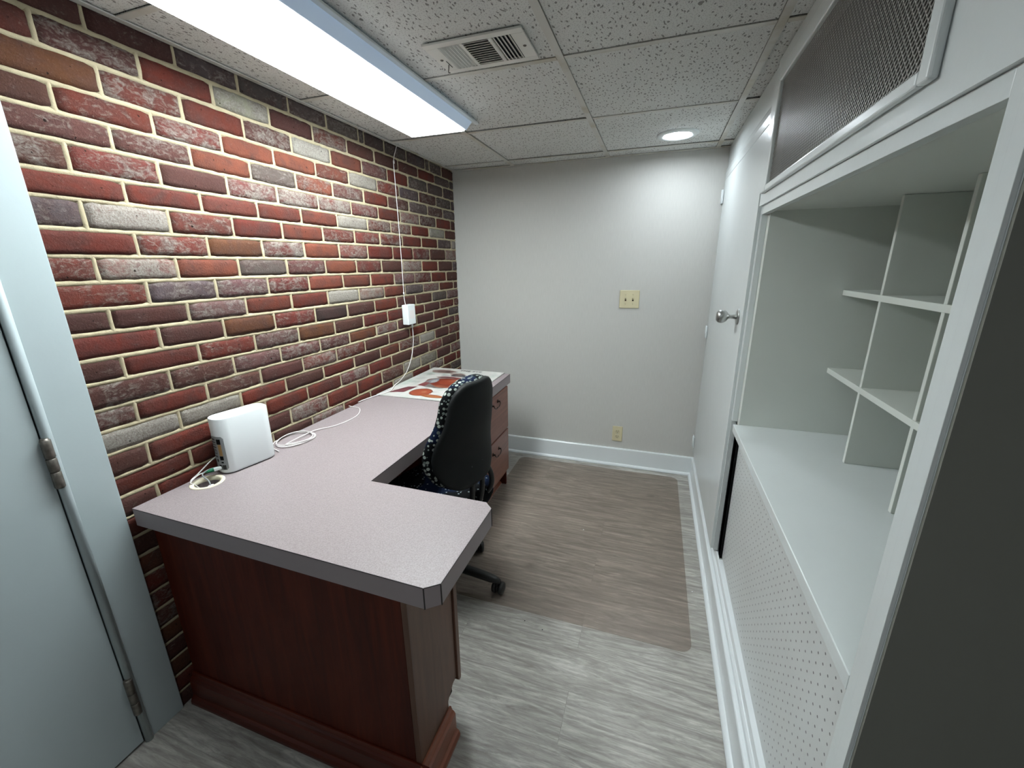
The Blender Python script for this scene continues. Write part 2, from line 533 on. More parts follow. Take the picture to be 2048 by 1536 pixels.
slab('floor', M_FLOOR, -0.35, 2.75, -4.3, 0.1, -0.06, 0.0)
slab('wall_back', M_WALL, -0.12, 2.75, 0.0, 0.1, 0.0, 2.12)
slab('wall_right', M_HALL, 2.65, 2.75, -4.3, 0.0, 0.0, 2.12)
slab('wall_hall_left', M_HALL, -0.35, -0.25, -4.3, -2.24, 0.0, 2.12)
slab('wall_hall_rear', M_HALL, -0.35, 2.75, -4.4, -4.3, 0.0, 2.12)
slab('wall_hall_right', M_ENDWALL, W + 0.0008, 2.65, -2.2975, -2.2925, 0.0, H)

# ---- brick wall: one mesh, every brick in relief with its own tint, mortar beads between
BRICK_ROWS = [
    ([-2.034,-1.821,-1.617,-1.406,-1.203,-0.994,-0.953,-0.79,-0.582,-0.375,-0.322,-0.163], 'd d g g g g g g g g g g d'),
    ([-2.14,-1.926,-1.717,-1.505,-1.293,-1.086,-0.882,-0.674,-0.465,-0.267,-0.062], 'r x r w d m d d d r g g'),
    ([-2.032,-1.828,-1.623,-1.415,-1.202,-0.991,-0.783,-0.58,-0.363,-0.158], 'b M r x w o x r g g g'),
    ([-2.139,-1.922,-1.717,-1.512,-1.303,-1.096,-0.882,-0.682,-0.471,-0.26,-0.052], 'd R M o o O w M g x g g'),
    ([-2.036,-1.83,-1.623,-1.418,-1.213,-0.997,-0.798,-0.589,-0.377,-0.174], 'x x o g O x r x g x g'),
    ([-2.141,-1.933,-1.723,-1.52,-1.31,-1.101,-0.892,-0.688,-0.48,-0.275,-0.067], 'x M d m m m m r m x r d'),
    ([-2.035,-1.826,-1.62,-1.416,-1.207,-0.988,-0.79,-0.582,-0.374,-0.162], 'r r o r o w M m r w d'),
    ([-2.14,-1.935,-1.73,-1.522,-1.306,-1.097,-0.895,-0.686,-0.474,-0.269,-0.069], 'g h O r o M M M r r g w'),
    ([-2.037,-1.832,-1.625,-1.424,-1.215,-1.008,-0.791,-0.584,-0.382,-0.166], 'r M b m o m r r M d m'),
    ([-2.144,-1.942,-1.735,-1.525,-1.315,-1.107,-0.903,-0.7,-0.487,-0.278,-0.07], 'M h o g x o M d m r d g'),
    ([-2.038,-1.832,-1.627,-1.424,-1.214,-1.006,-0.797,-0.585,-0.378,-0.169], 'R g p M o o r p M r d'),
    ([-2.143,-1.937,-1.734,-1.528,-1.324,-1.109,-0.901,-0.696,-0.489,-0.276,-0.064], 'd d p r r w h o g m r d'),
    ([-2.035,-1.832,-1.624,-1.413,-1.206,-0.994,-0.789,-0.589,-0.384,-0.178], 'r d b R k d r d d g p'),
    ([-2.143,-1.932,-1.725,-1.519,-1.306,-1.097,-0.891,-0.702,-0.491,-0.285,-0.072], 'd r R p b d r r r d R M'),
    ([-2.035,-1.823,-1.622,-1.409,-1.215,-1.001,-0.802,-0.592,-0.377,-0.166], 'x x p m x b m d d r g'),
    ([-2.141,-1.934,-1.726,-1.52,-1.317,-1.107,-0.899,-0.684,-0.492,-0.278,-0.072], 'x r x d m M d d r d x M'),
    ([-2.035,-1.821,-1.621,-1.411,-1.2,-0.987,-0.803,-0.574,-0.375,-0.175], 'W W r d r d o M w d m'),
    ([-2.14,-1.934,-1.729,-1.518,-1.309,-1.095,-0.89,-0.675,-0.47,-0.286,-0.057], 'd r r r r m r d x m d r'),
    ([-2.029,-1.825,-1.621,-1.41,-1.199,-0.993,-0.781,-0.581,-0.368,-0.156], 'r r d m r r x w W d m'),
    ([-2.143,-1.93,-1.72,-1.514,-1.311,-1.104,-0.895,-0.686,-0.468,-0.275,-0.07], 'd r r d m r r w r m r r'),
]

ZL = [(1.987, 1.982, 1.974), (1.917, 1.911, 1.916), (1.843, 1.842, 1.846), (1.779, 1.777, 1.780), (1.717, 1.709, 1.716), (1.645, 1.645, 1.649),
      (1.585, 1.582, 1.586), (1.511, 1.516, 1.521), (1.447, 1.446, 1.446), (1.380, 1.380, 1.376), (1.311, 1.313, 1.307), (1.249, 1.244, 1.249),
      (1.181, 1.175, 1.184), (1.118, 1.107, 1.125), (1.046, 1.047, 1.062), (0.984, 0.982, 1.002), (0.918, 0.922, 0.933), (0.848, 0.856, 0.863),
      (0.786, 0.778, 0.790)]
ZL = [(2.053, 2.050, 2.042)] + ZL
while ZL[-1][0] > 0.05:
    a = ZL[-1]
    ZL.append(tuple(q - 0.0665 for q in a))
def zline(k, y):
    a, b_, c_ = ZL[k]
    if y < -1.3:
        t = (y + 2.2) / 0.9
        return a + (b_ - a) * t
    t = (y + 1.3) / 1.05
    return b_ + (c_ - b_) * t
TINT = {'r': ((124, 58, 47), .16), 'o': ((138, 76, 60), .14), 'R': ((128, 62, 52), .42), 'O': ((142, 80, 64), .44), 'd': ((98, 62, 56), .24),
        'x': ((106, 68, 62), .50), 'g': ((104, 92, 90), .44), 'k': ((62, 50, 48), .0), 'b': ((118, 74, 52), .2), 'p': ((122, 88, 86), .5),
        'm': ((130, 74, 68), .64), 'M': ((126, 64, 56), .52), 'w': ((168, 158, 144), .92), 'h': ((150, 110, 98), .84), 'W': ((150, 140, 122), .84)}
def brick_wall():
    bm = BM()
    lay = bm.loops.layers.float_color.new('tint')
    rnd = random.Random(5)
    def face(vs, colr, mi):
        f = bm.faces.new(vs)
        f.material_index = mi
        f.smooth = (mi == 0)
        for l in f.loops:
            l[lay] = colr
        return f
    nrow = len(ZL) - 1
    Y0 = -2.26
    joints_all = []
    for k in range(nrow):
        if k < len(BRICK_ROWS):
            ys, cs = BRICK_ROWS[k][0], BRICK_ROWS[k][1].split()
        else:
            off = 0.0 if k % 2 else 0.103
            ys = [y for y in [-2.14 + off + 0.2075 * i + rnd.uniform(-.004, .004) for i in range(12)] if y < -0.04]
            cs = ''.join(rnd.choice('rrrdddbRMxg') for _ in range(len(ys) + 1))
        edges = [Y0] + list(ys) + [0.0]
        joints_all.append(ys)
        for i in range(len(edges) - 1):
            a, b_ = edges[i], edges[i + 1]
            jl, jr = (0.0054, 0.0054)
            a2 = a + (jl if i else 0); b2 = b_ - (jr if i < len(edges) - 2 else 0.001)
            if b2 - a2 < 0.015:
                continue
            base, al = TINT[cs[i]]
            j = rnd.uniform(0.9, 1.1)
            cc = lin(min(255, base[0] * j), min(255, base[1] * j * rnd.uniform(.96, 1.04)), min(255, base[2] * j * rnd.uniform(.96, 1.04)))
            colr = (cc[0], cc[1], cc[2], min(1, max(0, al * rnd.uniform(.8, 1.15))))
            n = max(3, int((b2 - a2) / 0.018))
            dx = rnd.uniform(-0.0015, 0.0022)
            seed = rnd.uniform(0, 100)
            rows = []
            L = b2 - a2
            for q in range(5):
                t = q / 4
                rw = []
                for p in range(n + 1):
                    s = p / n
                    y = a2 + L * s
                    zt = zline(k, y) - 0.0056
                    zb = zline(k + 1, y) + 0.0056
                    wob = noise.noise(Vector((y * 55, seed, 3.1))) * 0.0034
                    wob2 = noise.noise(Vector((y * 55, seed, 9.7))) * 0.0034
                    zt += wob; zb += wob2
                    # rounded, slightly eroded corners
                    e = min(s, 1 - s) * L
                    if e < 0.012:
                        cut = (0.012 - e) / 0.012
                        zt -= 0.0045 * cut * cut; zb += 0.0045 * cut * cut
                    z = zb + (zt - zb) * t
                    yy = y
                    if p == 0: yy += noise.noise(Vector((z * 50, seed, 1))) * 0.002
                    if p == n: yy += noise.noise(Vector((z * 50, seed, 5))) * 0.002
                    x = 0.001 + dx + noise.noise(Vector((yy * 25, z * 60, seed))) * 0.0014
                    ed = min(e, min(t, 1 - t) * (zt - zb))
                    if ed < 0.004: x -= 0.0025
                    rw.append(bm.verts.new((x, yy, z)))
                rows.append(rw)
            for q in range(4):
                for p in range(n):
                    face((rows[q][p], rows[q][p + 1], rows[q + 1][p + 1], rows[q + 1][p]), colr, 0)
            ring = rows[0] + [rw[-1] for rw in rows[1:-1]] + rows[-1][::-1] + [rw[0] for rw in rows[1:-1]][::-1]
            back = [bm.verts.new((-0.012, v_.co.y, v_.co.z)) for v_ in ring]
            for q in range(len(ring)):
                face((ring[q], back[q], back[(q + 1) % len(ring)], ring[(q + 1) % len(ring)]), colr, 0)
    # mortar: bed plane and raised beads
    cm = (0.5, 0.45, 0.35, 0)
    def sheet(y0, y1, z0, z1, x):
        vs = [bm.verts.new((x, y, z)) for y, z in ((y0, z0), (y1, z0), (y1, z1), (y0, z1))]
        face(vs, cm, 1)
    sheet(Y0, 0, 0, 2.06, -0.0065)
    def bead(P, axis, hw):
        prev = None
        for c0 in P:
            y, z = c0
            wv = noise.noise(Vector((y * 18, z * 18, 2))) * 0.0012
            hh = hw * (1 + 0.25 * noise.noise(Vector((y * 30, z * 30, 7))))
            ring = []
            for t, xx in ((-1.25, -0.0062), (-0.75, -0.0018), (0, 0.0006), (0.75, -0.0018), (1.25, -0.0062)):
                o_ = t * hh + wv
                ring.append(bm.verts.new((xx + 0.001 * noise.noise(Vector((y * 60, z * 60, 4))), y + (o_ if axis == 'z' else 0), z + (o_ if axis == 'y' else 0))))
            if prev:
                for q in range(4):
                    f = face((prev[q], prev[q + 1], ring[q + 1], ring[q]), cm, 1)
                    f.smooth = True
            prev = ring
    for k in range(1, len(ZL) - 1):
        bead([(Y0 + (0 - Y0) * i / 120, zline(k, Y0 + (0 - Y0) * i / 120)) for i in range(121)], 'y', 0.0068)
    for k in range(nrow):
        for y in joints_all[k]:
            zt, zb = zline(k, y), zline(k + 1, y)
            bead([(y, zb + (zt - zb) * i / 5) for i in range(6)], 'z', 0.0064)
    # body of the wall
    for x0, x1 in ((-0.1, -0.013),):
        vs = box(bm, x0, x1, Y0, 0.0, 0.0, 2.06, 1)
    for f in bm.faces:
        for l in f.loops:
            if l[lay][3] == 0 and l[lay][0] == 0:
                l[lay] = cm
    o = obj('wall_left', bm, [M_BRICK, M_MORTAR], None, recalc=True)
    return struct(o)
brick_wall()

# ---- suspended ceiling
def ceiling():
    bm = BM()
    xs = [0.0, 0.444, 1.054, 1.664, W + 0.0]
    ys = [-4.3 + 0.0] + [-0.134 - 0.6096 * i for i in range(6, -1, -1)] + [0.0]
    ys = sorted(set(ys))
    xs2 = [-0.3] + xs[1:4] + [2.66]
    for i in range(len(xs2) - 1):
        for j in range(len(ys) - 1):
            x0, x1, y0, y1 = xs2[i], xs2[i + 1], ys[j], ys[j + 1]
            dz = random.uniform(0, 0.004)
            gpx, gpy = 0.0125, 0.011
            box(bm, x0 + gpx, x1 - gpx, y0 + gpy, y1 - gpy, H + 0.001 + dz, H + 0.02)
    o = struct(obj('ceiling', bm, M_TILE))
    bm = BM()
    box(bm, -0.35, 2.75, -4.4, 0.1, H + 0.03, H + 0.1)
    struct(obj('ceiling_void', bm, M_GAP, o))
    bm = BM()
    t = 0.0125
    for x in xs[1:4]:
        box(bm, x - t + .001, x + t - .001, -4.3, 0.0, H - 0.003, H + 0.0005)
        box(bm, x - 0.001, x + 0.001, -4.3, 0.0, H + 0.0005, H + 0.029)
    for y in ys[1:-1]:
        for a, b_ in zip(xs2[:-1], xs2[1:]):
            box(bm, max(a + t + .0005, 0.0), b_ - t - .0005 if b_ < 2.6 else 2.65, y - 0.0105, y + 0.0105, H - 0.0022, H + 0.0004)
    struct(obj('ceiling_grid', bm, M_TEE, o))
    bm = BM()
    # wall angle along brick, back wall and built-in
    box(bm, 0.006, 0.024, -2.25, -0.001, H - 0.004, H - 0.0005)
    box(bm, 0.024, W, -0.02, -0.001, H - 0.004, H - 0.0005)
    struct(obj('wall_angle', bm, M_TEE, o))
ceiling()

# ---- baseboards
def profile_run(name, prof, axis, a, b_, mat=M_TRIM):
    bm = BM()
    prism(bm, prof, axis, a, b_)
    return struct(obj(name, bm, mat, None, 0.0015, 2))
def qround(cx, cz, r, sx):
    return [(cx + sx * r * math.cos(t), cz + r * math.sin(t)) for t in [i * PI / 2 / 6 for i in range(7)]]
# back: profile in (y, z)
bk = [(0, 0.0), (-0.030, 0.0)] + [(-0.016 - 0.015 * math.cos(t), 0.019 * math.sin(t)) for t in [i * PI / 2 / 6 for i in range(1, 7)]] + [(-0.016, 0.128), (-0.012, 0.134), (0, 0.134)]
profile_run('baseboard_back', bk, 'x', 0.002, W - 0.006)
# right: profile in (x, z)
rt = [(W + 0.02, 0.0), (W - 0.026, 0.0)] + [(W - 0.0105 - 0.0155 * math.cos(t), 0.019 * math.sin(t)) for t in [i * PI / 2 / 6 for i in range(1, 7)]] + [(W - 0.0105, 0.13), (W - 0.0075, 0.134), (W + 0.02, 0.134)]
profile_run('baseboard_right', rt, 'y', -2.292, -0.001)

# ---- closet door in the far right corner
d2 = bx('door_2', M_CAB, None, W - 0.010, W + 0.02, -1.078, -0.034, 0.186, 1.862, 0.0015)
struct(d2)
bm = BM()
lathe(bm, [(0.0, 0), (0.031, 0), (0.031, 0.003), (0.026, 0.006), (0.0, 0.006)], 28, Matrix.Translation((W - 0.010, -0.99, 1.205)) @ Matrix.Rotation(-PI / 2, 4, 'Y'))
struct(obj('rose', bm, M_NICKEL, d2))
bm = BM()
lathe(bm, [(0.0, 0.005), (0.0095, 0.005), (0.0085, 0.03), (0.010, 0.036), (0.019, 0.042), (0.0255, 0.052), (0.027, 0.062), (0.0245, 0.072), (0.017, 0.079), (0.008, 0.081), (0.0, 0.0805)], 28,
      Matrix.Translation((W - 0.010, -0.99, 1.205)) @ Matrix.Rotation(-PI / 2, 4, 'Y'))
struct(obj('door_knob', bm, M_NICKEL, d2))
for z in (1.775, 1.000, 0.262):
    bm = BM()
    box(bm, W - 0.016, W - 0.0125, -0.062, -0.004, z - 0.036, z + 0.036)
    tube(bm, [(W - 0.017, -0.033, z - 0.038), (W - 0.017, -0.033, z + 0.038)], 0.0045, 10)
    for dz in (-0.018, 0.018):
        box(bm, W - 0.0166, W - 0.0158, -0.020, -0.014, z + dz - 0.006, z + dz + 0.006, 1)
    struct(obj('hinge', bm, [M_TRIM, M_GAP], d2))

# ---- left: door frame post against the brick and the open white door
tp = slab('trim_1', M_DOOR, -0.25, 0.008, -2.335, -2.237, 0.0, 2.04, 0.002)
bm = BM()
tube(bm, [(0.0065, -2.3395, 0.0), (0.0065, -2.3395, 2.03)], 0.0105, 16)
struct(obj('bead', bm, M_DOOR, tp))
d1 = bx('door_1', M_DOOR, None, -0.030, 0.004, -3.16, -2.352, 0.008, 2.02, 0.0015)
struct(d1)
for z in (1.80, 0.951, 0.185):
    bm = BM()
    for a, b_ in ((-0.064, -0.022), (-0.0195, 0.0145), (0.017, 0.064)):
        tube(bm, [(0.0135, -2.3475, z + a), (0.0135, -2.3475, z + a + 0.001), (0.0135, -2.3475, z + b_ - 0.001), (0.0135, -2.3475, z + b_)], [0.0092, 0.0102, 0.0102, 0.0092], 16)
    tube(bm, [(0.0135, -2.3475, z - 0.066), (0.0135, -2.3475, z + 0.068)], 0.0075, 12)
    box(bm, -0.004, 0.0075, -2.3505, -2.3462, z - 0.06, z + 0.06)
    struct(obj('hinge', bm, M_OLDNICK, d1))

# ================================================================== BUILT-IN WALL CABINET
cab = empty('built_in_cabinet', (W + 0.35, -1.69, 0.134), 'white painted built-in wall cabinet with an open cubby niche filling the right side', 'cabinet')
def part(name, bm, mats, bevel=0.0015, parent=None, seg=2):
    return obj(name, bm, mats, parent or cab, bevel, seg)
YN = -2.292   # near end
YO = -2.240   # near edge of the openings
YF = -1.088   # far edge of the openings
# face frame
bm = BM()
box(bm, W, W + 0.02, YN, YO, 0.136, 1.602)                           # near stile
box(bm, W - 0.005, W, YN + 0.001, YN + 0.024, 0.136, 1.6)        # raised edge strip on it
box(bm, W, W + 0.02, YO, YF, 1.574, 1.602)                        # flush strip over the niche
part('face_frame', bm, M_CAB, 0.0006)
bm = BM()
box(bm, W - 0.008, W + 0.02, YN, -2.070, 1.6025, H)                 # panel right of mesh door
box(bm, W - 0.008, W + 0.02, -2.070, -1.215, 1.6025, 1.668)
box(bm, W - 0.008, W + 0.02, -1.215, YF, 1.6025, H)
box(bm, W - 0.008, W + 0.02, -2.070, -1.215, 1.935, H)
part('fascia', bm, M_CAB, 0.0)
bm = BM()
box(bm, W, W + 0.02, -1.078, -0.001, 1.868, H)
box(bm, W, W + 0.02, -0.031, -0.001, 0.186, 1.868)
prism(bm, [(W, 1.868), (W - 0.006, 1.87), (W - 0.008, 1.90), (W - 0.004, 1.925), (W, 1.935)], 'y', -1.078, -0.001)
part('door_header', bm, M_CAB)
bm = BM()
box(bm, W + 0.0005, W + 0.02, YF, -1.080, 0.186, H)
part('mid_stile', bm, M_CAB, 0.0008)
# stepped sill
bm = BM()
prism(bm, [(W + 0.05, 0.134), (W + 0.003, 0.134), (W + 0.004, 0.150), (W + 0.009, 0.157), (W + 0.012, 0.157), (W + 0.015, 0.178), (W + 0.05, 0.182)], 'y', YN + 0.002, -0.002)
part('sill', bm, M_TRIM, 0.001)
# counter
bm = BM()
box(bm, W - 0.001, 2.32, YO, -1.140, 0.772, 0.802)
part('countertop', bm, M_CAB, 0.002)
# niche: walls
bm = BM()
box(bm, W + 0.02, 2.34, -1.140, -1.105, 0.18, 1.60)       # far
box(bm, W + 0.02, 2.34, -2.262, YO, 0.18, 1.60)           # near
box(bm, 2.32, 2.34, YO, -1.14, 0.18, 2.0)                 # back
box(bm, W + 0.0205, 2.32, YO, -1.14, 1.582, 1.60)           # top
part('carcass', bm, M_CAVITY, 0.0)
bm = BM()
box(bm, W + 0.001, W + 0.02, -1.1045, YF - 0.0, 0.802, 1.582)
part('jamb', bm, M_CAB, 0.001)
# cubby dividers and shelves
for y in (-1.40, -1.69, -1.98):
    bm = BM()
    box(bm, 2.0, 2.3195, y - 0.0065, y + 0.0065, 0.8025, 1.5815)
    part('divider', bm, M_CAVITY, 0.001)
for z in (1.321, 1.050):
    ys_ = [YO, -1.98, -1.69, -1.40, -1.14]
    bm = BM()
    box(bm, 1.998, 2.3195, YO + 0.001, -1.141, z - 0.018, z)
    part('shelf', bm, M_CAVITY, 0.001)
# mesh door at the top
md = BM()
def frame_strip(bm, y0, y1, z0, z1):
    box(bm, W - 0.021, W - 0.008, y0, y1, z0, z1)
frame_strip(md, -2.112, -2.084, 1.637, 1.990)
frame_strip(md, -1.206, -1.135, 1.637, 1.990)
frame_strip(md, -2.084, -1.206, 1.637, 1.657)
frame_strip(md, -2.084, -1.206, 1.945, 1.990)
df_ = part('mesh_door', md, M_CAB, 0.004, seg=3)
bm = BM()
y0, y1, z0, z1 = -2.088, -1.202, 1.652, 1.949
p = 0.0122
sl = 1.15
def clipseg(c, s):
    # z = z0 + s*sl*(y-c)
    pts = []
    for y in (y0, y1):
        z = z0 + s * sl * (y - c)
        pts.append((y, z))
    (ya, za), (yb, zb) = pts
    def at(z): return c + (z - z0) / (s * sl)
    P = [(ya, za), (yb, zb)]
    out = []
    for (yy, zz) in P:
        if zz < z0: yy, zz = at(z0), z0
        if zz > z1: yy, zz = at(z1), z1
        out.append((yy, zz))
    if out[0][0] < y0 - 1e-6 or out[1][0] > y1 + 1e-6 or out[1][0] - out[0][0] < 1e-4: return None
    return out
hgt = (z1 - z0) / sl
for s in (1, -1):
    c = y0 - hgt if s == 1 else y0
    lim = y1 if s == 1 else y1 + hgt
    while c < lim:
        sg = clipseg(c, s)
        if sg:
            (ya, za), (yb, zb) = sg
            d = Vector((0, yb - ya, zb - za)).normalized()
            nrm = Vector((0, -d.z, d.y)) * 0.00095
            xo = W - 0.010 + (0.0008 if s == 1 else 0)
            A, B_ = Vector((xo, ya, za)), Vector((xo, yb, zb))
            q = [bm.verts.new(A - nrm), bm.verts.new(B_ - nrm), bm.verts.new(B_ + nrm), bm.verts.new(A + nrm)]
            q2 = [bm.verts.new(v_.co + Vector((0.0014, 0, 0))) for v_ in q]
            bm.faces.new(q); bm.faces.new(q2[::-1])
            for i in range(4):
                bm.faces.new((q[i], q2[i], q2[(i + 1) % 4], q[(i + 1) % 4]))
        c += p
obj('mesh_screen', bm, M_MESH, df_)
bm = BM()
box(bm, W + 0.012, W + 0.016, -2.09, -1.20, 1.65, 1.952)
obj('cavity_shade_sheet', bm, M_MESHBACK, df_)  # dark sheet standing in for the shaded cavity behind the mesh
# pegboard doors below
bm = BM()
prism(bm, [(-1.126, 0.192), (-1.108, 0.770), (YO - 0.005, 0.770), (YO - 0.005, 0.18), (-1.68, 0.1805)], 'x', W + 0.030, W + 0.036)
part('pegboard_panel', bm, M_PEG, 0.0)
bm = BM()
box(bm, W + 0.05, W + 0.06, YO, -1.14, 0.183, 0.77)
part('interior_shade_back', bm, M_GAP, 0.0)  # black sheet; darkness of the interior is put into its colour
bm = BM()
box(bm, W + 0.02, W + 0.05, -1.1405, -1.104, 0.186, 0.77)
part('gap_shade_strip', bm, M_GAP, 0.0)  # black strip painted as the shade of the far-end gap
bm = BM()
lathe(bm, [(0, 0), (0.004, 0), (0.004, 0.004), (0, 0.005)], 12, Matrix.Translation((W + 0.030, -1.13, 0.52)) @ Matrix.Rotation(-PI / 2, 4, 'Y'))
part('catch_pin', bm, M_GAP, 0.0)

# ================================================================== LIGHTS
# long surface-mounted ceiling light
ZB = 1.99
lf = empty('ceiling_light', (0.415, -1.58, H), 'long white box ceiling light with glowing lens beside the brick wall', 'light')
bm = BM()
X0, X1, Y0_, Y1_ = 0.268, 0.546, -2.20, -0.958
t = [(X0 - 0.004, Y0_ - .005, H - 0.0055), (X1 + 0.010, Y0_ - .005, H - 0.0055), (X1 + 0.010, Y1_ + .045, H - 0.0055), (X0 - 0.004, Y1_ + .045, H - 0.0055)]
bt = [(X0, Y0_, ZB), (X1, Y0_, ZB), (X1, Y1_, ZB), (X0, Y1_, ZB)]
A = [bm.verts.new(q) for q in t]; B = [bm.verts.new(q) for q in bt]
bm.faces.new(A)
I_ = [bm.verts.new(q) for q in [(X0 + 0.008, Y0_ + 0.01, ZB), (X1 - 0.006, Y0_ + 0.01, ZB), (X1 - 0.006, Y1_ - 0.012, ZB), (X0 + 0.008, Y1_ - 0.012, ZB)]]
for i in range(4):
    bm.faces.new((A[i], A[(i + 1) % 4], B[(i + 1) % 4], B[i]))
    bm.faces.new((B[i], B[(i + 1) % 4], I_[(i + 1) % 4], I_[i]))
tag(obj('housing', bm, M_SIDEGLOW, lf, 0.003), 'pale blue glowing side')
bm = BM()
box(bm, X1 + 0.0105, X1 + 0.028, Y0_, Y1_ + 0.075, H - 0.012, H - 0.0045)
box(bm, X0 - 0.02, X1 + 0.0105, Y1_ + 0.046, Y1_ + 0.060, H - 0.008, H - 0.0045)
obj('mounting_flange', bm, M_WHITEPL, lf, 0.002)
bm = BM()
box(bm, X0 + 0.008, X1 - 0.006, Y0_ + 0.01, Y1_ - 0.012, ZB - 0.006, ZB - 0.0005)
tag(obj('lens', bm, M_PANEL, lf, 0.002), 'glowing white lens')

pl = bpy.data.lights.new('led_strip', 'AREA')
pl.shape = 'RECTANGLE'
pl.size = 0.245; pl.size_y = 1.20
pl.energy = PANEL_WATT
pl.spread = math.radians(125)
pl.color = (0.95, 1.0, 0.99)
plo = bpy.data.objects.new('led_strip', pl)
COL.objects.link(plo)
plo.location = ((X0 + X1) / 2, (Y0_ + Y1_) / 2, ZB + 0.006)
dl = empty('recessed_downlight', (1.438, -0.357, H), 'round recessed downlight glowing in the ceiling near the grey back wall', 'light')
bm = BM()
lathe(bm, [(0.066, -0.006), (0.074, -0.011), (0.094, -0.008), (0.101, -0.003), (0.101, 0.0), (0.06, 0.0)], 48, Matrix.Translation((1.438, -0.357, H - 0.001)))
obj('trim_ring', bm, M_WHITEPL, dl)
bm = BM()
lathe(bm, [(0.0, -0.0045), (0.067, -0.0045), (0.067, -0.002), (0.0, -0.002)], 48, Matrix.Translation((1.438, -0.357, H - 0.001)), smooth=False)
tag(obj('lens', bm, M_DOWN, dl), 'glowing round lens')

# added fill lamp, out of view behind the camera
al = bpy.data.lights.new('fill_light', 'AREA')
al.energy = FILL_POWER
al.size = 0.5
al.color = (0.9, 0.95, 1.0)
ao = bpy.data.objects.new('fill_light', al)
COL.objects.link(ao)
ao.location = (1.3, -3.7, 2.0)

# ------------------------------------------------------------------ air register in the ceiling
vt = empty('air_vent', (0.84, -1.485, H), 'white metal louvred air register set in a ceiling tile', 'vent')
VX0, VX1, VY0, VY1 = 0.686, 0.994, -1.580, -1.388
zf = H - 0.0025
bm = BM()
secs = [(0.727, 0.795), (0.806, 0.885), (0.896, 0.955)]
oy0, oy1 = -1.556, -1.412
xs = [VX0] + [q for s in secs for q in s] + [VX1]
for i in range(0, len(xs), 2):
    box(bm, xs[i], xs[i + 1], oy0, oy1, zf - 0.006, zf)
box(bm, VX0, VX1, VY0, oy0, zf - 0.006, zf)
box(bm, VX0, VX1, oy1, VY1, zf - 0.006, zf)
obj('faceplate', bm, M_VENT, vt, 0.0012)
bm = BM()
box(bm, xs[1] - 0.004, xs[-2] + 0.004, oy0 - 0.003, oy1 + 0.003, H - 0.0015, H + 0.0008)
obj('duct_shade_sheet', bm, M_VENTDARK, vt)  # dark sheet below the ceiling; shade of the duct is its colour
def slat(x0, x1, y0, y1, dirx, tilt):
    bm = BM()
    if dirx:   # slat runs along x, tilts about x
        c = (y0 + y1) / 2; h = 0.0046
        prism(bm, [(c - h, zf - 0.0065), (c - h + 0.0012, zf - 0.0072), (c + h, zf - 0.0008 if tilt > 0 else zf - 0.003), (c + h - 0.0012, zf - 0.0001)], 'x', x0, x1)
    else:
        c = (x0 + x1) / 2; h = 0.0052 if tilt < 0 else 0.0036
        P = [(c - h, zf - 0.0070), (c - h + 0.0014, zf - 0.0074), (c + h, zf - 0.0006), (c + h - 0.0014, zf - 0.0001)]
        if tilt < 0:
            P = [(2 * c - a, b_) for a, b_ in P]
        prism(bm, P, 'y', y0, y1)
    return obj('louvre', bm, M_VENT, vt)
for i in range(6):
    x = secs[0][0] + 0.006 + i * 0.0115
    slat(x - .005, x + .005, oy0, oy1, False, 1)
for i in range(11):
    y = oy0 + 0.0068 + i * 0.01305
    slat(secs[1][0], secs[1][1], y - .004, y + .004, True, 1)
for i in range(5):
    x = secs[2][0] + 0.006 + i * 0.0117
    slat(x - .005, x + .005, oy0, oy1, False, -1)
bm = BM()
tube(bm, spline([(0.712, -1.452, zf - 0.007), (0.710, -1.450, zf - 0.016), (0.704, -1.440, zf - 0.022), (0.702, -1.425, zf - 0.018)], 5), 0.0018, 8)
box(bm, 0.7135, 0.7155, -1.475, -1.43, zf - 0.0066, zf - 0.0058, 1)
obj('lever', bm, [M_OLDNICK, M_GAP], vt)
for x, y in ((0.976, -1.484), (0.704, -1.484)):
    bm = BM()
    lathe(bm, [(0, -0.003), (0.004, -0.002), (0.0055, 0), (0, 0)], 16, Matrix.Translation((x, y, zf - 0.006)))
    obj('screw', bm, M_OLDNICK, vt)

# ------------------------------------------------------------------ wall plates
sw = empty('light_switch', (1.2335, 0, 1.19), 'beige two-toggle light switch plate on the grey back wall', 'switch')
def plate(parent, x0, x1, z0, z1):
    bm = BM()
    box(bm, x0, x1, -0.0065, 0, z0, z1)
    return obj('plate', bm, M_BEIGE, parent, 0.003, 3)
plate(sw, 1.172, 1.297, 1.133, 1.248)
for x in (1.211, 1.257):
    bm = BM()
    box(bm, x - 0.0052, x + 0.0052, -0.0072, -0.0064, 1.179, 1.203)
    box(bm, x - 0.0048, x + 0.0048, -0.0074, -0.0071, 1.1795, 1.1915 if x < 1.23 else 1.189, 1)
    prism(bm, [(-0.007, 1.187), (-0.0175, 1.196), (-0.0185, 1.200), (-0.015, 1.2015), (-0.007, 1.197)], 'x', x - 0.0038, x + 0.0038)
    obj('toggle', bm, [M_BEIGE2, M_GAP], sw)
    for z in (1.221, 1.161):
        bm = BM()
        lathe(bm, [(0, 0.0015), (0.0028, 0.001), (0.0032, 0), (0, 0)], 12, Matrix.Translation((x, -0.0065, z)) @ Matrix.Rotation(PI / 2, 4, 'X'))
        obj('screw', bm, M_BEIGE2, sw)
ol = empty('power_outlet', (1.2125, 0, 0.243), 'beige duplex power outlet low on the grey back wall above the baseboard', 'outlet')
plate(ol, 1.177, 1.247, 0.187, 0.300)
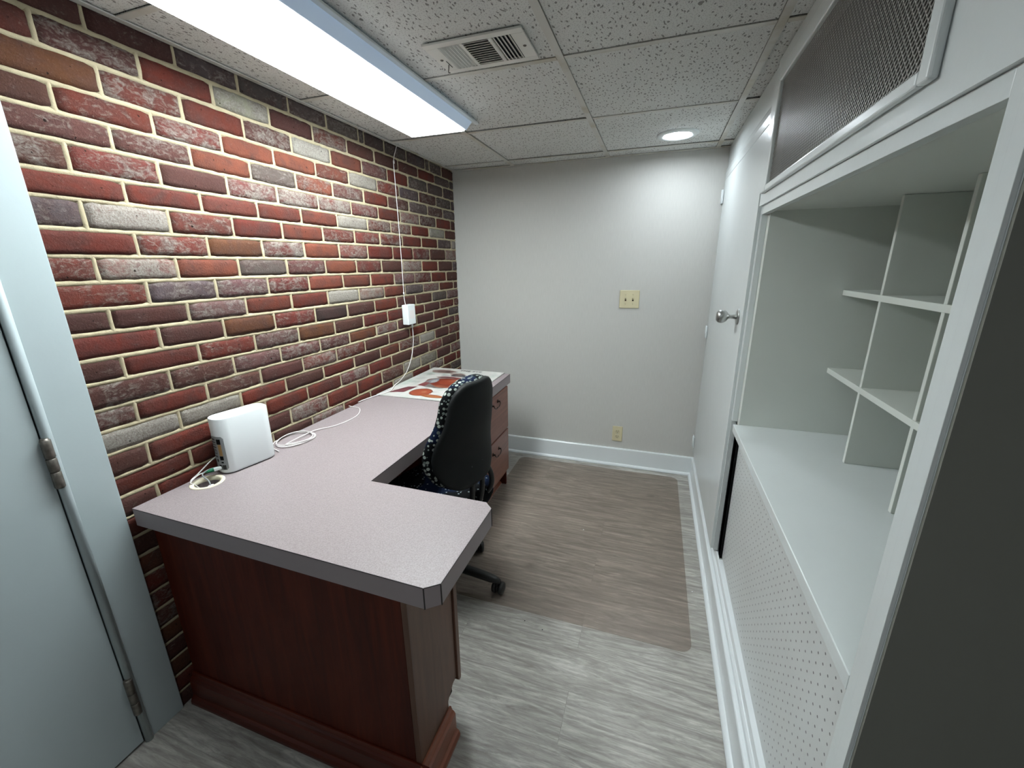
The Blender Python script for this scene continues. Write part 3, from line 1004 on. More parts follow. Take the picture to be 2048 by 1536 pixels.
for z in (0.2635, 0.2235):
    bm = BM()
    pts = []
    for i in range(28):
        a = 2 * PI * i / 28
        pts.append((1.212 + 0.0168 * math.cos(a), z + max(-0.0125, min(0.0125, 0.0168 * math.sin(a)))))
    prism(bm, pts, 'y', -0.0092, -0.006)
    for dx, hh in ((-0.0063, 0.0045), (0.0063, 0.0037)):
        box(bm, 1.212 + dx - 0.0011, 1.212 + dx + 0.0011, -0.0094, -0.0091, z + 0.003 - hh, z + 0.003 + hh, 1)
    box(bm, 1.212 - 0.0022, 1.212 + 0.0022, -0.0094, -0.0091, z - 0.0095, z - 0.0055, 1)
    obj('receptacle', bm, [M_BEIGE2, M_GAP], ol)
bm = BM()
lathe(bm, [(0, 0.0015), (0.0028, 0.001), (0.0032, 0), (0, 0)], 12, Matrix.Translation((1.212, -0.0065, 0.2435)) @ Matrix.Rotation(PI / 2, 4, 'X'))
obj('screw', bm, M_NICKEL, ol)

# ================================================================== DESK
desk = empty('desk', (0.3, -1.3, 0), 'L-shaped office desk with pinkish grey laminate top and cherry wood pedestals', 'desk')
T = 0.056
outer = [(0.014, -2.222), (0.975, -2.234), (1.004, -2.210), (1.003, -1.906), (0.977, -1.880), (0.575, -1.877), (0.560, -0.452), (0.014, -0.447)]
GC = (0.074, -2.045, 0.040)
bm = BM()
def loop(pts, z):
    vs = [bm.verts.new((x, y, z)) for x, y in pts]
    return vs, [bm.edges.new((vs[i], vs[(i + 1) % len(vs)])) for i in range(len(vs))]
hole = [(GC[0] + GC[2] * math.cos(2 * PI * i / 32), GC[1] + GC[2] * math.sin(2 * PI * i / 32)) for i in range(32)]
vt_o, eo = loop(outer, HD); vt_h, eh = loop(hole, HD)
r = bmesh.ops.triangle_fill(bm, edges=eo + eh, use_beauty=True)
vb_o, eo2 = loop(outer, HD - T); vb_h, eh2 = loop(hole, HD - T)
bmesh.ops.triangle_fill(bm, edges=eo2 + eh2, use_beauty=True)
for f in bm.faces: f.material_index = 0
for Tp, Bt in ((vt_o, vb_o), (vt_h, vb_h)):
    for i in range(len(Tp)):
        f = bm.faces.new((Tp[i], Tp[(i + 1) % len(Tp)], Bt[(i + 1) % len(Tp)], Bt[i]))
        f.material_index = 1
top = obj('worktop', bm, [M_LAM, M_LAMEDGE], desk)
# dark seam lines where the edge strips meet
bm = BM()
def seam(x, y, w=0.0011):
    box(bm, x - w, x + w, y - w, y + w, HD - T, HD - 0.0008)
for x, y in outer[1:4]:
    seam(x + (0.0003 if x > .99 else 0), y - 0.0003)
def edge_line(a, b_):
    d = Vector((b_[0] - a[0], b_[1] - a[1], 0)); n_ = Vector((d.y, -d.x, 0)).normalized()
    A = Vector((a[0], a[1], 0)) ; B_ = Vector((b_[0], b_[1], 0))
    vs = [A + n_ * .0006, B_ + n_ * .0006, B_ - n_ * .0002, A - n_ * .0002]
    lo = [bm.verts.new(v_ + Vector((0, 0, HD - 0.0022))) for v_ in vs]; hi = [bm.verts.new(v_ + Vector((0, 0, HD - 0.0006))) for v_ in vs]
    bm.faces.new(lo[::-1]); bm.faces.new(hi)
    for i in range(4): bm.faces.new((lo[i], lo[(i + 1) % 4], hi[(i + 1) % 4], hi[i]))
for i in range(6):
    edge_line(outer[i], outer[i + 1])
obj('edge_seam', bm, M_SEAM, top)
gm = BM()
Mg = Matrix.Translation((GC[0], GC[1], HD))
lathe(gm, [(0.0395, -0.012), (0.0395, 0.0), (0.0415, 0.002), (0.047, 0.0028), (0.0485, 0.001), (0.0485, 0.0), (0.0395, 0.0)][0:6], 40, Mg)
lathe(gm, [(0.0375, -0.012), (0.036, 0.001), (0.0415, 0.002)], 40, Mg)
tag(obj('grommet', gm, M_CREAM, top), 'cream cable grommet ring')

# near pedestal: end panel, side, door front facing the chair
bm = BM(); box(bm, 0.022, 0.878, -2.190, -2.172, 0.10, HD - T - 0.0005)
tag(obj('end_panel', bm, M_CHERRY, desk, 0.001), 'dark cherry end panel')
bm = BM()
prism(bm, [(-2.190, 0.10), (-2.03, 0.10), (-2.03, 0.135), (-1.995, 0.165), (-1.972, 0.165), (-1.972, HD - T - 0.0005), (-2.190, HD - T - 0.0005)], 'x', 0.8785, 0.895)
tag(obj('side_panel', bm, M_SIDE, desk, 0.001), 'grey-brown wood side panel')
for x0, x1 in ((0.47, 0.68), (0.684, 0.901)):
    bm = BM()
    prism(bm, [(-1.970, 0.152), (-1.962, 0.142), (-1.952, 0.142), (-1.950, 0.15), (-1.950, 0.66), (-1.970, 0.66)], 'x', x0, x1)
    obj('cabinet_door', bm, M_SIDE, desk, 0.0015)
bm = BM()
box(bm, 0.452, 0.468, -2.17, -1.972, 0.0, HD - T - 0.0005)
box(bm, 0.468, 0.878, -2.17, -1.975, 0.10, 0.116)
obj('carcass', bm, M_DARK, desk)
# plinth mouldings
bm = BM()
prof = [(0.0, 0.0), (-0.032, 0.0), (-0.032, 0.010), (-0.028, 0.022), (-0.020, 0.028), (-0.020, 0.088), (-0.015, 0.096), (-0.009, 0.100), (-0.006, 0.112), (0.0, 0.112)]
prism(bm, [(-2.190 + a, b_) for a, b_ in prof], 'x', 0.022, 0.922)
obj('plinth_front', bm, M_CHERRY_H, desk, 0.001)
bm = BM()
prism(bm, [(0.895 - a, b_) for a, b_ in prof], 'y', -2.2215, -2.025)
obj('plinth_side', bm, M_CHERRY_Y, desk, 0.001)

# modesty panel under the long run and far pedestal
bm = BM(); box(bm, 0.034, 0.05, -2.17, -0.50, 0.05, HD - T - 0.0005)
obj('modesty_panel', bm, M_CHERRY, desk)
bm = BM()
box(bm, 0.05, 0.545, -0.97, -0.954, 0.0036, HD - T - 0.0005)
box(bm, 0.05, 0.545, -0.518, -0.502, 0.0036, HD - T - 0.0005)
box(bm, 0.05, 0.48, -0.954, -0.518, 0.0, 0.09)
box(bm, 0.52, 0.545, -0.954, -0.518, 0.09, 0.104)
obj('drawer_pedestal', bm, M_CHERRY, desk, 0.001)
bm = BM()
pr_ = [(0.482 + 0.0, 0.0), (0.512, 0.0), (0.512, 0.012), (0.500, 0.02), (0.500, 0.075), (0.492, 0.088), (0.482, 0.09)]
prism(bm, pr_, 'y', -0.972, -0.50)
obj('pedestal_plinth', bm, M_CHERRY_Y, desk, 0.001)
for z0, z1, hz in ((0.412, 0.688, 0.643), (0.118, 0.407, 0.341)):
    bm = BM()
    prism(bm, [(0.5455, z0 + 0.008), (0.552, z0), (0.562, z0 + 0.003), (0.5635, z0 + 0.008), (0.5635, z1 - 0.003), (0.562, z1), (0.5455, z1)], 'y', -0.962, -0.512)
    dr = obj('drawer', bm, M_DRAWER, desk, 0.001)
    bm = BM()
    yc = -0.737
    for s in (-1, 1):
        y = yc + s * 0.048
        lathe(bm, [(0, 0.016), (0.004, 0.015), (0.0055, 0.010), (0.004, 0.005), (0.010, 0.002), (0.0115, 0.0), (0, 0)], 14, Matrix.Translation((0.5636, y, hz)) @ Matrix.Rotation(PI / 2, 4, 'Y'))
        prism(bm, [(y - 0.013, hz), (y, hz - 0.009), (y + 0.013, hz), (y, hz + 0.009)], 'x', 0.5636, 0.5652)
    tube(bm, spline([(0.577, yc - 0.048, hz), (0.580, yc - 0.044, hz - 0.012), (0.581, yc - 0.022, hz - 0.024), (0.5815, yc, hz - 0.021), (0.581, yc + 0.022, hz - 0.024), (0.580, yc + 0.044, hz - 0.012), (0.577, yc + 0.048, hz)], 5), 0.0026, 8)
    obj('bail_handle', bm, M_BRONZE, dr)

# ================================================================== CHAIR MAT
bm = BM()
def rrect(x0, x1, y0, y1, r, n=8):
    P = []
    for cx_, cy_2, a0 in ((x1 - r, y1 - r, 0), (x0 + r, y1 - r, 90), (x0 + r, y0 + r, 180), (x1 - r, y0 + r, 270)):
        for i in range(n + 1):
            a = math.radians(a0 + 90 * i / n)
            P.append((cx_ + r * math.cos(a), cy_2 + r * math.sin(a)))
    return P
prism(bm, rrect(0.515, 1.632, -1.498, -0.085, 0.045), 'z', 0.0003, 0.0032)
mat_o = obj('chair_mat', bm, M_MAT, None, 0.0008)
tag(mat_o, 'clear vinyl chair mat with rounded corners lying on the floor planks', 'mat')

# ================================================================== OFFICE CHAIR
CX, CY = 0.560, -1.455
chair = empty('office_chair', (CX, CY, 0.0032), 'black swivel office chair with dotted fabric cushions tucked into the desk', 'chair')
FL = 0.0034
ang0 = math.atan2(-1.448 - CY, 0.800 - CX)
hub = BM()
lathe(hub, [(0, 0.055), (0.03, 0.055), (0.036, 0.075), (0.036, 0.125), (0.028, 0.15), (0.0, 0.15)], 24, Matrix.Translation((CX, CY, FL)))
obj('base_hub', hub, M_BLACKPL, chair)
for k in range(5):
    a = ang0 + k * 2 * PI / 5
    d = Vector((math.cos(a), math.sin(a), 0)); n_ = Vector((-d.y, d.x, 0))
    bm = BM()
    rings = []
    L = 0.262
    for i in range(13):
        t = i / 12
        c = Vector((CX, CY, FL)) + d * (0.025 + t * L)
        zt = 0.128 - 0.042 * t ** 1.3; hw = 0.0235 - 0.004 * t; th = 0.040 - 0.012 * t
        if i >= 11:
            q = (i - 10) / 2
            hw *= (1 - 0.55 * q * q); zt -= 0.006 * q * q; th *= (1 - 0.3 * q)
        ring = []
        for j in range(12):
            b_ = 2 * PI * j / 12
            ring.append(bm.verts.new(c + n_ * hw * math.copysign(abs(math.cos(b_)) ** 0.7, math.cos(b_)) + Vector((0, 0, zt - th / 2 + th / 2 * math.copysign(abs(math.sin(b_)) ** 0.8, math.sin(b_))))))
        rings.append(ring)
    for A, B in zip(rings, rings[1:]):
        for j in range(12):
            f = bm.faces.new((A[j], A[(j + 1) % 12], B[(j + 1) % 12], B[j])); f.smooth = True
    bm.faces.new(rings[0][::-1]); bm.faces.new(rings[-1])
    leg = obj('leg', bm, M_BLACKPL, chair)
    # caster: two wheels, hood between them
    bm = BM()
    cc = Vector((CX, CY, FL)) + d * 0.272
    sw_a = ang0 + math.radians(62 if k == 0 else 40 + 70 * k)
    ax = Vector((math.cos(sw_a + PI / 2), math.sin(sw_a + PI / 2), 0))
    if k == 0: ax = Vector((math.cos(math.radians(-8)), math.sin(math.radians(-8)), 0))
    fwd = Vector((-ax.y, ax.x, 0))
    wc = cc + fwd * 0.012 + Vector((0, 0, 0.0285))
    M = Matrix((( *Vector((0, 0, 1)).cross(ax), 0), (0, 0, 1, 0), (*ax, 0), (0, 0, 0, 1))).transposed()
    for s in (-1, 1):
        MM = Matrix.Translation(wc + ax * s * 0.0155) @ M
        lathe(bm, [(0, -0.010), (0.022, -0.010), (0.0275, -0.007), (0.0285, 0), (0.0275, 0.006), (0.021, 0.010), (0.012, 0.0115), (0, 0.0115)] if s > 0 else
                  [(0, -0.0115), (0.012, -0.0115), (0.021, -0.010), (0.0275, -0.006), (0.0285, 0), (0.0275, 0.007), (0.022, 0.010), (0, 0.010)], 24, MM)
    lathe(bm, [(0, -0.005), (0.024, -0.005), (0.024, 0.005), (0, 0.005)], 20, Matrix.Translation(wc + Vector((0, 0, 0.003))) @ M)
    tube(bm, [cc + Vector((0, 0, 0.035)), cc + Vector((0, 0, 0.075))], 0.007, 10)
    obj('caster', bm, M_BLACKPL, leg)
bm = BM()
lathe(bm, [(0, 0.14), (0.025, 0.14), (0.025, 0.27), (0.019, 0.275), (0.016, 0.28), (0.016, 0.37), (0, 0.37)], 20, Matrix.Translation((CX, CY, FL)))
obj('gas_lift', bm, M_BLACKPL, chair)
PHI = math.radians(-11)
BD = Vector((math.cos(PHI), math.sin(PHI), 0))     # towards the back of the chair
BS = Vector((-BD.y, BD.x, 0))                      # sideways
def cp(back, side, z):
    return Vector((CX, CY, FL)) + BD * back + BS * side + Vector((0, 0, z))
bm = BM()
for s0, s1, b0, b1, z0, z1 in ((-0.07, 0.07, -0.11, 0.10, 0.365, 0.405), (-0.12, -0.09, -0.14, 0.12, 0.385, 0.41), (0.09, 0.12, -0.14, 0.12, 0.385, 0.41)):
    vs = box(bm, b0, b1, s0, s1, z0, z1)
    for v_ in vs:
        v_.co = cp(v_.co.x, v_.co.y, v_.co.z)
obj('tilt_mechanism', bm, M_BLACKPL, chair, 0.006)
def superloft(rows, n=40, mi=0, bm=None):
    """rows: (centre_fn(side)->(back,z)), half width, half thickness, exponent"""
    bm = bm or BM()
    rings = []
    for fn, hw, ht, ex in rows:
        ring = []
        for j in range(n):
            a = 2 * PI * j / n
            cs, sn = math.cos(a), math.sin(a)
            sx = math.copysign(abs(cs) ** (2 / ex), cs) * hw
            tx = math.copysign(abs(sn) ** (2 / ex), sn) * ht
            bk_, z_ = fn(sx)
            ring.append(bm.verts.new(cp(bk_ + tx, sx, z_)))
        rings.append(ring)
    for A, B in zip(rings, rings[1:]):
        for j in range(n):
            f = bm.faces.new((A[j], A[(j + 1) % n], B[(j + 1) % n], B[j])); f.smooth = True
    f = bm.faces.new(rings[0][::-1]); f.smooth = True
    f = bm.faces.new(rings[-1]); f.smooth = True
    return bm
# seat
bm = BM()
n = 48
rings = []
for hs, z, r_ in ((0.90, 0.405, 0), (0.97, 0.415, 0), (1.0, 0.435, 0), (1.0, 0.462, 0), (0.97, 0.480, 0), (0.90, 0.489, 0), (0.6, 0.494, 0), (0.25, 0.490, 0)):
    ring = []
    for j in range(n):
        a = 2 * PI * j / n
        cs, sn = math.cos(a), math.sin(a)
        x_ = math.copysign(abs(cs) ** 0.55, cs) * 0.235 * hs
        y_ = math.copysign(abs(sn) ** 0.55, sn) * 0.245 * hs
        zz = z - (0.03 * ((-x_ - 0.13) / 0.1) ** 2 if x_ < -0.13 else 0)
        ring.append(bm.verts.new(cp(x_ - 0.03, y_, zz)))
    rings.append(ring)
for A, B in zip(rings, rings[1:]):
    for j in range(n):
        f = bm.faces.new((A[j], A[(j + 1) % n], B[(j + 1) % n], B[j])); f.smooth = True
bm.faces.new(rings[0][::-1]); bm.faces.new(rings[-1])
tag(obj('seat', bm, M_SEATFAB, chair), 'navy and black dotted seat cushion')
# backrest: t from bottom to top
def back_profile(t):
    z = 0.572 + 0.436 * t
    # lumbar pushes forward low down, then the back leans rearwards
    off = 0.190 - 0.022 * math.exp(-((t - 0.35) / 0.25) ** 2) + 0.016 * t * t
    return off, z
def back_width(t):
    w0 = [(0, .085), (.04, .125), (.12, .168), (.25, .196), (.38, .200), (.5, .188), (.62, .164), (.74, .150), (.84, .144), (.92, .122), (.97, .090), (1.0, .050)]
    for (a, wa), (b_, wb) in zip(w0, w0[1:]):
        if t <= b_:
            u = (t - a) / (b_ - a)
            u = u
            return wa + (wb - wa) * u
    return w0[-1][1]
def back_rows(scale, th, push, t0=0.0, t1=1.0, N=34):
    rows = []
    for i in range(N + 1):
        t = 0.5 - 0.5 * math.cos(PI * i / N)
        tt = t0 + (t1 - t0) * t
        e = min(1.0, min(i, N - i) / 5 + 0.25)
        ht = th * (e ** 0.5)
        off, z = back_profile(tt)
        hw = max(0.02, back_width(tt) * scale)
        rows.append(((lambda s, off=off, z=z: (off + push - 1.0 * s * s * 1.1, z)), hw, ht, 2.6))
    return rows
tag(obj('backrest_cushion', superloft(back_rows(1.0, 0.034, 0.0)), M_FABRIC, chair), 'dotted fabric backrest cushion')
tag(obj('back_shell', superloft(back_rows(0.955, 0.022, 0.030, 0.015, 0.985)), M_SHELL, chair), 'smooth black back shell')
bm = BM()
for s in (-0.035, 0.035):
    tube(bm, spline([cp(0.215, s, 0.66), cp(0.222, s, 0.58), cp(0.215, s, 0.50), cp(0.185, s, 0.425), cp(0.13, s, 0.392), cp(0.05, s, 0.385)], 6), 0.011, 10)
obj('back_bar', bm, M_BLACKPL, chair)
bm = BM()
tube(bm, spline([cp(0.205, 0.09, 0.62), cp(0.215, 0.115, 0.55), cp(0.205, 0.12, 0.49), cp(0.17, 0.10, 0.445), cp(0.10, 0.06, 0.405), cp(0.06, 0.03, 0.39)], 6), 0.0115, 10)
obj('side_bracket', bm, M_BLACKPL, chair)
bm = BM()
tube(bm, spline([cp(-0.02, 0.05, 0.385), cp(-0.02, 0.17, 0.383), cp(-0.01, 0.25, 0.378)], 5), 0.005, 8)
box_v = box(bm, -0.02, 0.005, 0.245, 0.285, 0.372, 0.384)
for v_ in box_v: v_.co = cp(v_.co.x, v_.co.y, v_.co.z)
obj('height_lever', bm, M_BLACKPL, chair)

# ================================================================== ROUTER
rt_ = empty('wifi_router', (0.075, -1.905, HD), 'tall white rounded wifi router box standing on the desk corner', 'router')
RC = Vector((0.0765, -1.900, HD)); RA = math.radians(79)
RU = Vector((math.cos(RA), math.sin(RA), 0)); RV = Vector((RU.y, -RU.x, 0))   # RV points to +x side
def rp(u, v_, z): return RC + RU * u + RV * v_ + Vector((0, 0, z))
def stadium(L, Wd, n=14, r=None):
    r = r or Wd / 2
    P = []
    for cx_, cy_2, a0 in ((L / 2 - r, Wd / 2 - r, 0), (-L / 2 + r, Wd / 2 - r, 90), (-L / 2 + r, -Wd / 2 + r, 180), (L / 2 - r, -Wd / 2 + r, 270)):
        for i in range(n + 1):
            a = math.radians(a0 + 90 * i / n)
            P.append((cx_ + r * math.cos(a), cy_2 + r * math.sin(a)))
    return P
RL, RWd, RH = 0.178, 0.078, 0.195
def rloft(bm, levels, mi=0, cap_top=True, cap_bot=True, smooth=True):
    rings = []
    for inset, z in levels:
        rings.append([bm.verts.new(rp(a, b_, z)) for a, b_ in stadium(RL - 2 * inset, RWd - 2 * inset, 12, 0.034 - inset)])
    n = len(rings[0])
    for A, B in zip(rings, rings[1:]):
        for j in range(n):
            f = bm.faces.new((A[j], A[(j + 1) % n], B[(j + 1) % n], B[j])); f.smooth = smooth; f.material_index = mi
    if cap_bot: bm.faces.new(rings[0][::-1]).material_index = mi
    if cap_top: bm.faces.new(rings[-1]).material_index = mi
bm = BM()
rloft(bm, [(0.004, 0.003), (0.001, 0.005), (0, 0.010), (0, RH - 0.003), (0.0008, RH - 0.0008), (0.002, RH), (0.0045, RH - 0.0005), (0.006, RH - 0.003)])
obj('shell', bm, M_WHITEPL, rt_)
bm = BM()
rloft(bm, [(0.006, 0.0003), (0.006, 0.004)])
obj('foot', bm, M_BLACKPL, rt_)
# port panel wrapped on the rounded end facing the door
def endpt(s, off=0.0004):
    """s: arc position in metres across the -u end, 0 = centre, + toward the +v side"""
    r_ = 0.034; flat = RWd / 2 - r_
    if abs(s) <= flat: return (-RL / 2 - off, s)
    a = (abs(s) - flat) / r_
    sg = 1 if s > 0 else -1
    return (-RL / 2 + r_ - (r_ + off) * math.cos(a), sg * (flat + (r_ + off) * math.sin(a)))
def endpatch(name, s0, s1, z0, z1, mat, parent, off=0.0005, rr=0.0):
    bm = BM()
    n = 10
    lo, hi = [], []
    for i in range(n + 1):
        s = s0 + (s1 - s0) * i / n
        u, v_ = endpt(s, off)
        e = min(s - s0, s1 - s)
        cut = 0
        if rr and e < rr: cut = rr - math.sqrt(max(0, rr * rr - (rr - e) ** 2))
        lo.append(bm.verts.new(rp(u, v_, z0 + cut))); hi.append(bm.verts.new(rp(u, v_, z1 - cut)))
    lo2, hi2 = [], []
    for i in range(n + 1):
        s = s0 + (s1 - s0) * i / n
        u, v_ = endpt(s, -0.0008)
        lo2.append(bm.verts.new(rp(u, v_, lo[i].co.z - HD))); hi2.append(bm.verts.new(rp(u, v_, hi[i].co.z - HD)))
    for i in range(n):
        bm.faces.new((lo[i], lo[i + 1], hi[i + 1], hi[i]))
        bm.faces.new((lo2[i], hi2[i], hi2[i + 1], lo2[i + 1]))
        bm.faces.new((lo[i], lo2[i], lo2[i + 1], lo[i + 1])); bm.faces.new((hi[i], hi[i + 1], hi2[i + 1], hi2[i]))
    bm.faces.new((lo[0], hi[0], hi2[0], lo2[0])); bm.faces.new((lo[-1], lo2[-1], hi2[-1], hi[-1]))
    return obj(name, bm, mat, parent)
pp = endpatch('port_panel', -0.022, 0.036, 0.016, 0.135, M_GREYPL, rt_, 0.0006, 0.008)
tag(pp, 'grey port panel with printed label')
SH = 0.010
# printed label marks (bars), ports
for i, (a, b_, z0, z1) in enumerate([(-.022, -.004, .121, .127), (-.024, -.003, .112, .116), (-.024, -.002, .104, .107), (-.024, -.002, .094, .099), (-.024, -.019, .070, .089), (-.015, -.004, .072, .088), (-.022, -.004, .060, .066)]):
    endpatch('label_print', a + SH, b_ + SH, z0, z1, M_LABEL, pp, 0.0009)
endpatch('label_square', -.0125 + SH, -.0065 + SH, .075, .085, M_GREYPL, pp, 0.0012)
endpatch('port_slot', .003 + SH, .016 + SH, .108, .126, M_GAP, pp, 0.0009)
endpatch('port_slot', .004 + SH, .016 + SH, .052, .066, M_GAP, pp, 0.0009)
endpatch('terminal_strip', .005 + SH, .016 + SH, .067, .107, M_YELLOW, pp, 0.0009)
endpatch('port', .006 + SH, .014 + SH, .041, .046, M_GAP, pp, 0.0009)
endpatch('port', -.012 + SH, -.006 + SH, .044, .054, M_GAP, pp, 0.0009)
endpatch('port', -.006 + SH, .004 + SH, .018, .034, M_GAP, pp, 0.0009)
endpatch('port', .007 + SH, .019 + SH, .018, .034, M_BLACKPL, pp, 0.0009)

# ------------------------------------------------------------------ network patch cable with green boot
nc = empty('network_cable', (0.06, -2.02, HD), 'grey network cable with green boot plugged into the router base', 'cable')
u, v_ = endpt(0.010)
p0 = rp(u + 0.002, v_, 0.026); dr_ = (Vector((-0.055, -0.095, -0.006))).normalized()
p0 = rp(u + 0.001, v_, 0.025)
q1 = p0 + dr_ * 0.022
bm = BM()
def obox(bm, a, b_, wdt, hgt, mi=0):
    d = (b_ - a).normalized(); s = d.cross(Vector((0, 0, 1))).normalized(); t_ = s.cross(d)
    vs = []
    for P in (a, b_):
        for i, j in ((-1, -1), (1, -1), (1, 1), (-1, 1)):
            vs.append(bm.verts.new(P + s * wdt / 2 * i + t_ * hgt / 2 * j))
    for f in ((3, 2, 1, 0), (4, 5, 6, 7), (0, 1, 5, 4), (1, 2, 6, 5), (2, 3, 7, 6), (3, 0, 4, 7)):
        bm.faces.new([vs[i] for i in f]).material_index = mi
obox(bm, p0, q1, 0.0115, 0.009)
tag(obj('connector', bm, M_WHITEPL, nc, 0.001), 'white plug')
bm = BM()
tube(bm, [q1, q1 + dr_ * 0.010, q1 + dr_ * 0.024], [0.0068, 0.0062, 0.0035], 12)
tag(obj('strain_relief_boot', bm, M_GREEN, nc), 'green boot')
bm = BM()
e0 = q1 + dr_ * 0.022
tube(bm, spline([e0, e0 + dr_ * 0.02 + Vector((0, 0, -0.002)), Vector((0.043, -2.075, HD + 0.010)), Vector((0.046, -2.066, HD - 0.004)), Vector((0.055, -2.055, HD - 0.03)), Vector((0.056, -2.053, HD - 0.07))], 8), 0.0019, 8)
obj('cord', bm, M_WHITEPL2, nc)
# second grey lead that dips into the grommet
gc = empty('grey_lead', (0.08, -2.0, HD), 'thin grey lead looping from the router down into the cream grommet', 'cable')
u, v_ = endpt(-0.001)
s0_ = rp(u, v_, 0.026)
bm = BM()
tube(bm, spline([s0_, s0_ + Vector((-0.008, -0.03, 0.002)), s0_ + Vector((-0.004, -0.055, -0.004)), Vector((0.078, -2.043, HD + 0.004)), Vector((0.090, -2.048, HD - 0.012)), Vector((0.092, -2.046, HD - 0.04)), Vector((0.092, -2.046, HD - 0.07))], 8), 0.0022, 8)
obj('cord', bm, M_GREYPL, gc)
bm = BM()
obox(bm, Vector((0.090, -2.048, HD - 0.006)), Vector((0.092, -2.047, HD - 0.026)), 0.015, 0.013)
tag(obj('plug', bm, M_WHITEPL2, gc, 0.001), 'pale rectangular plug')
# white cord rising from the grommet behind the router
wc_ = BM()
tube(wc_, spline([(0.040, -2.056, HD - 0.06), (0.041, -2.058, HD - 0.03), (0.034, -2.07, HD + 0.0055), (0.030, -2.04, HD + 0.020), (0.022, -1.975, HD + 0.045), (0.014, -1.92, HD + 0.045), (0.012, -1.86, HD + 0.02), (0.014, -1.80, HD + 0.003), (0.02, -1.77, HD + 0.0025)], 8), 0.0021, 8)
o_ = obj('white_cord', wc_, M_WHITEPL2, None)
tag(o_, 'thin white cord rising from the grommet behind the router along the brick', 'cord')

# ------------------------------------------------------------------ coiled white cable on the desk
bm = BM()
pts = [(0.112, -1.80, HD + 0.004), (0.050, -1.775, HD + 0.0025), (0.018, -1.735, HD + 0.0025)]
c0 = Vector((0.078, -1.690, 0))
for i in range(0, 56):
    a = math.radians(200) - i * 2 * PI / 20
    k = 1 + 0.06 * math.sin(i * 0.9) - 0.002 * i
    pts.append((c0.x + 0.066 * k * math.cos(a), c0.y + 0.076 * k * math.sin(a), HD + 0.0024 + 0.0035 * (i / 20)))
last = pts[-1]
pts += [(0.085, -1.60, HD + 0.006), (0.120, -1.53, HD + 0.0025), (0.137, -1.45, HD + 0.0025), (0.128, -1.375, HD + 0.0025), (0.080, -1.30, HD + 0.0025), (0.028, -1.287, HD + 0.0025), (0.006, -1.290, HD + 0.006)]
# keep clear of the brick and the lead
pts = [(max(0.008, x), y, z) for x, y, z in pts]
tube(bm, spline(pts, 4), 0.0019, 7)
o_ = obj('coiled_cable', bm, M_WHITEPL2, None)
tag(o_, 'white cable lying in a loose coil on the desk beside the router', 'cable')

# ------------------------------------------------------------------ power adapter on the bricks and its cords
ad = empty('power_adapter', (0.006, -0.716, 1.14), 'white power adapter box hanging on the brick wall above the poster', 'adapter')
bm = BM()
box(bm, 0.004, 0.044, -0.757, -0.676, 1.082, 1.197)
tag(obj('casing', bm, M_WHITEPL, ad, 0.004, 3), 'white casing')
bm = BM()
tube(bm, [(0.026, -0.694, 1.0825), (0.026, -0.694, 1.060)], [0.0068, 0.0055], 12)
obj('strain_relief', bm, M_WHITEPL, ad, 0.001)
bm = BM()
box(bm, 0.0442, 0.0446, -0.740, -0.693, 1.115, 1.165)
tag(obj('rating_label', bm, M_GREYPL if False else M_WHITEPL2, ad), 'faint printed label')
bm = BM()
tube(bm, spline([(0.012, -0.690, H - 0.004), (0.010, -0.700, 2.015), (0.009, -0.727, 1.955), (0.009, -0.728, 1.85), (0.0085, -0.726, 1.6), (0.009, -0.728, 1.40), (0.010, -0.732, 1.27), (0.012, -0.735, 1.235), (0.016, -0.733, 1.194)], 10), 0.0019, 8)
tube(bm, [(0.0095, -0.727, 1.958), (0.0095, -0.727, 1.944)], 0.0042, 10)
tube(bm, [(0.0105, -0.733, 1.268), (0.0105, -0.733, 1.254)], 0.0045, 10)
obj('upper_cord', bm, M_WHITEPL2, ad)
bm = BM()
tube(bm, spline([(0.026, -0.694, 1.061), (0.026, -0.692, 1.02), (0.024, -0.695, 0.96), (0.020, -0.72, 0.88), (0.018, -0.775, 0.81), (0.018, -0.85, 0.772), (0.028, -0.93, 0.762), (0.052, -0.985, 0.7585), (0.060, -1.03, 0.7585), (0.030, -1.11, 0.7555), (0.012, -1.17, 0.7525), (0.0085, -1.22, 0.7525)], 8), 0.0021, 8)
obj('lower_cord', bm, M_WHITEPL2, ad)

# ------------------------------------------------------------------ poster of the eye lying on the desk
PZ = HD + 0.0046
po = empty('anatomy_poster', (0.27, -0.76, HD), 'laminated eye anatomy poster board lying flat on the far end of the desk', 'poster')
PC = [(0.004, -1.084), (0.553, -1.078), (0.503, -0.446), (0.004, -0.440)]   # near-left, near-right, far-right, far-left
PC = [(0.018, -1.084), (0.524, -1.080), (0.520, -0.446), (0.014, -0.444)]
bm = BM()
prism(bm, PC, 'z', HD + 0.0006, PZ)
M_POSTER, nt, b = new_mat('poster_board', lin(200, 200, 196), 0.25, 0.5)
v = coords(nt)
nt.links.new(mixc(nt, ramp(nt, noise_n(nt, v, 8, 3), [(0.5, g(0)), (0.75, g(1))]), lin(196, 195, 190), lin(164, 180, 170)), b.inputs['Base Color'])
board = obj('board', bm, [M_POSTER], po)
bm = BM()
box(bm, 0.016, 0.522, -1.0835, -0.445, HD + 0.0001, HD + 0.0006)
obj('backing', bm, M_GAP, po)
def pp2(s, t):
    """s across 0..1, t from near (0) to far (1)"""
    a, b_, c_, d = [Vector((*q, 0)) for q in PC]
    return (a * (1 - s) + b_ * s) * (1 - t) + (d * (1 - s) + c_ * s) * t
ink = {}
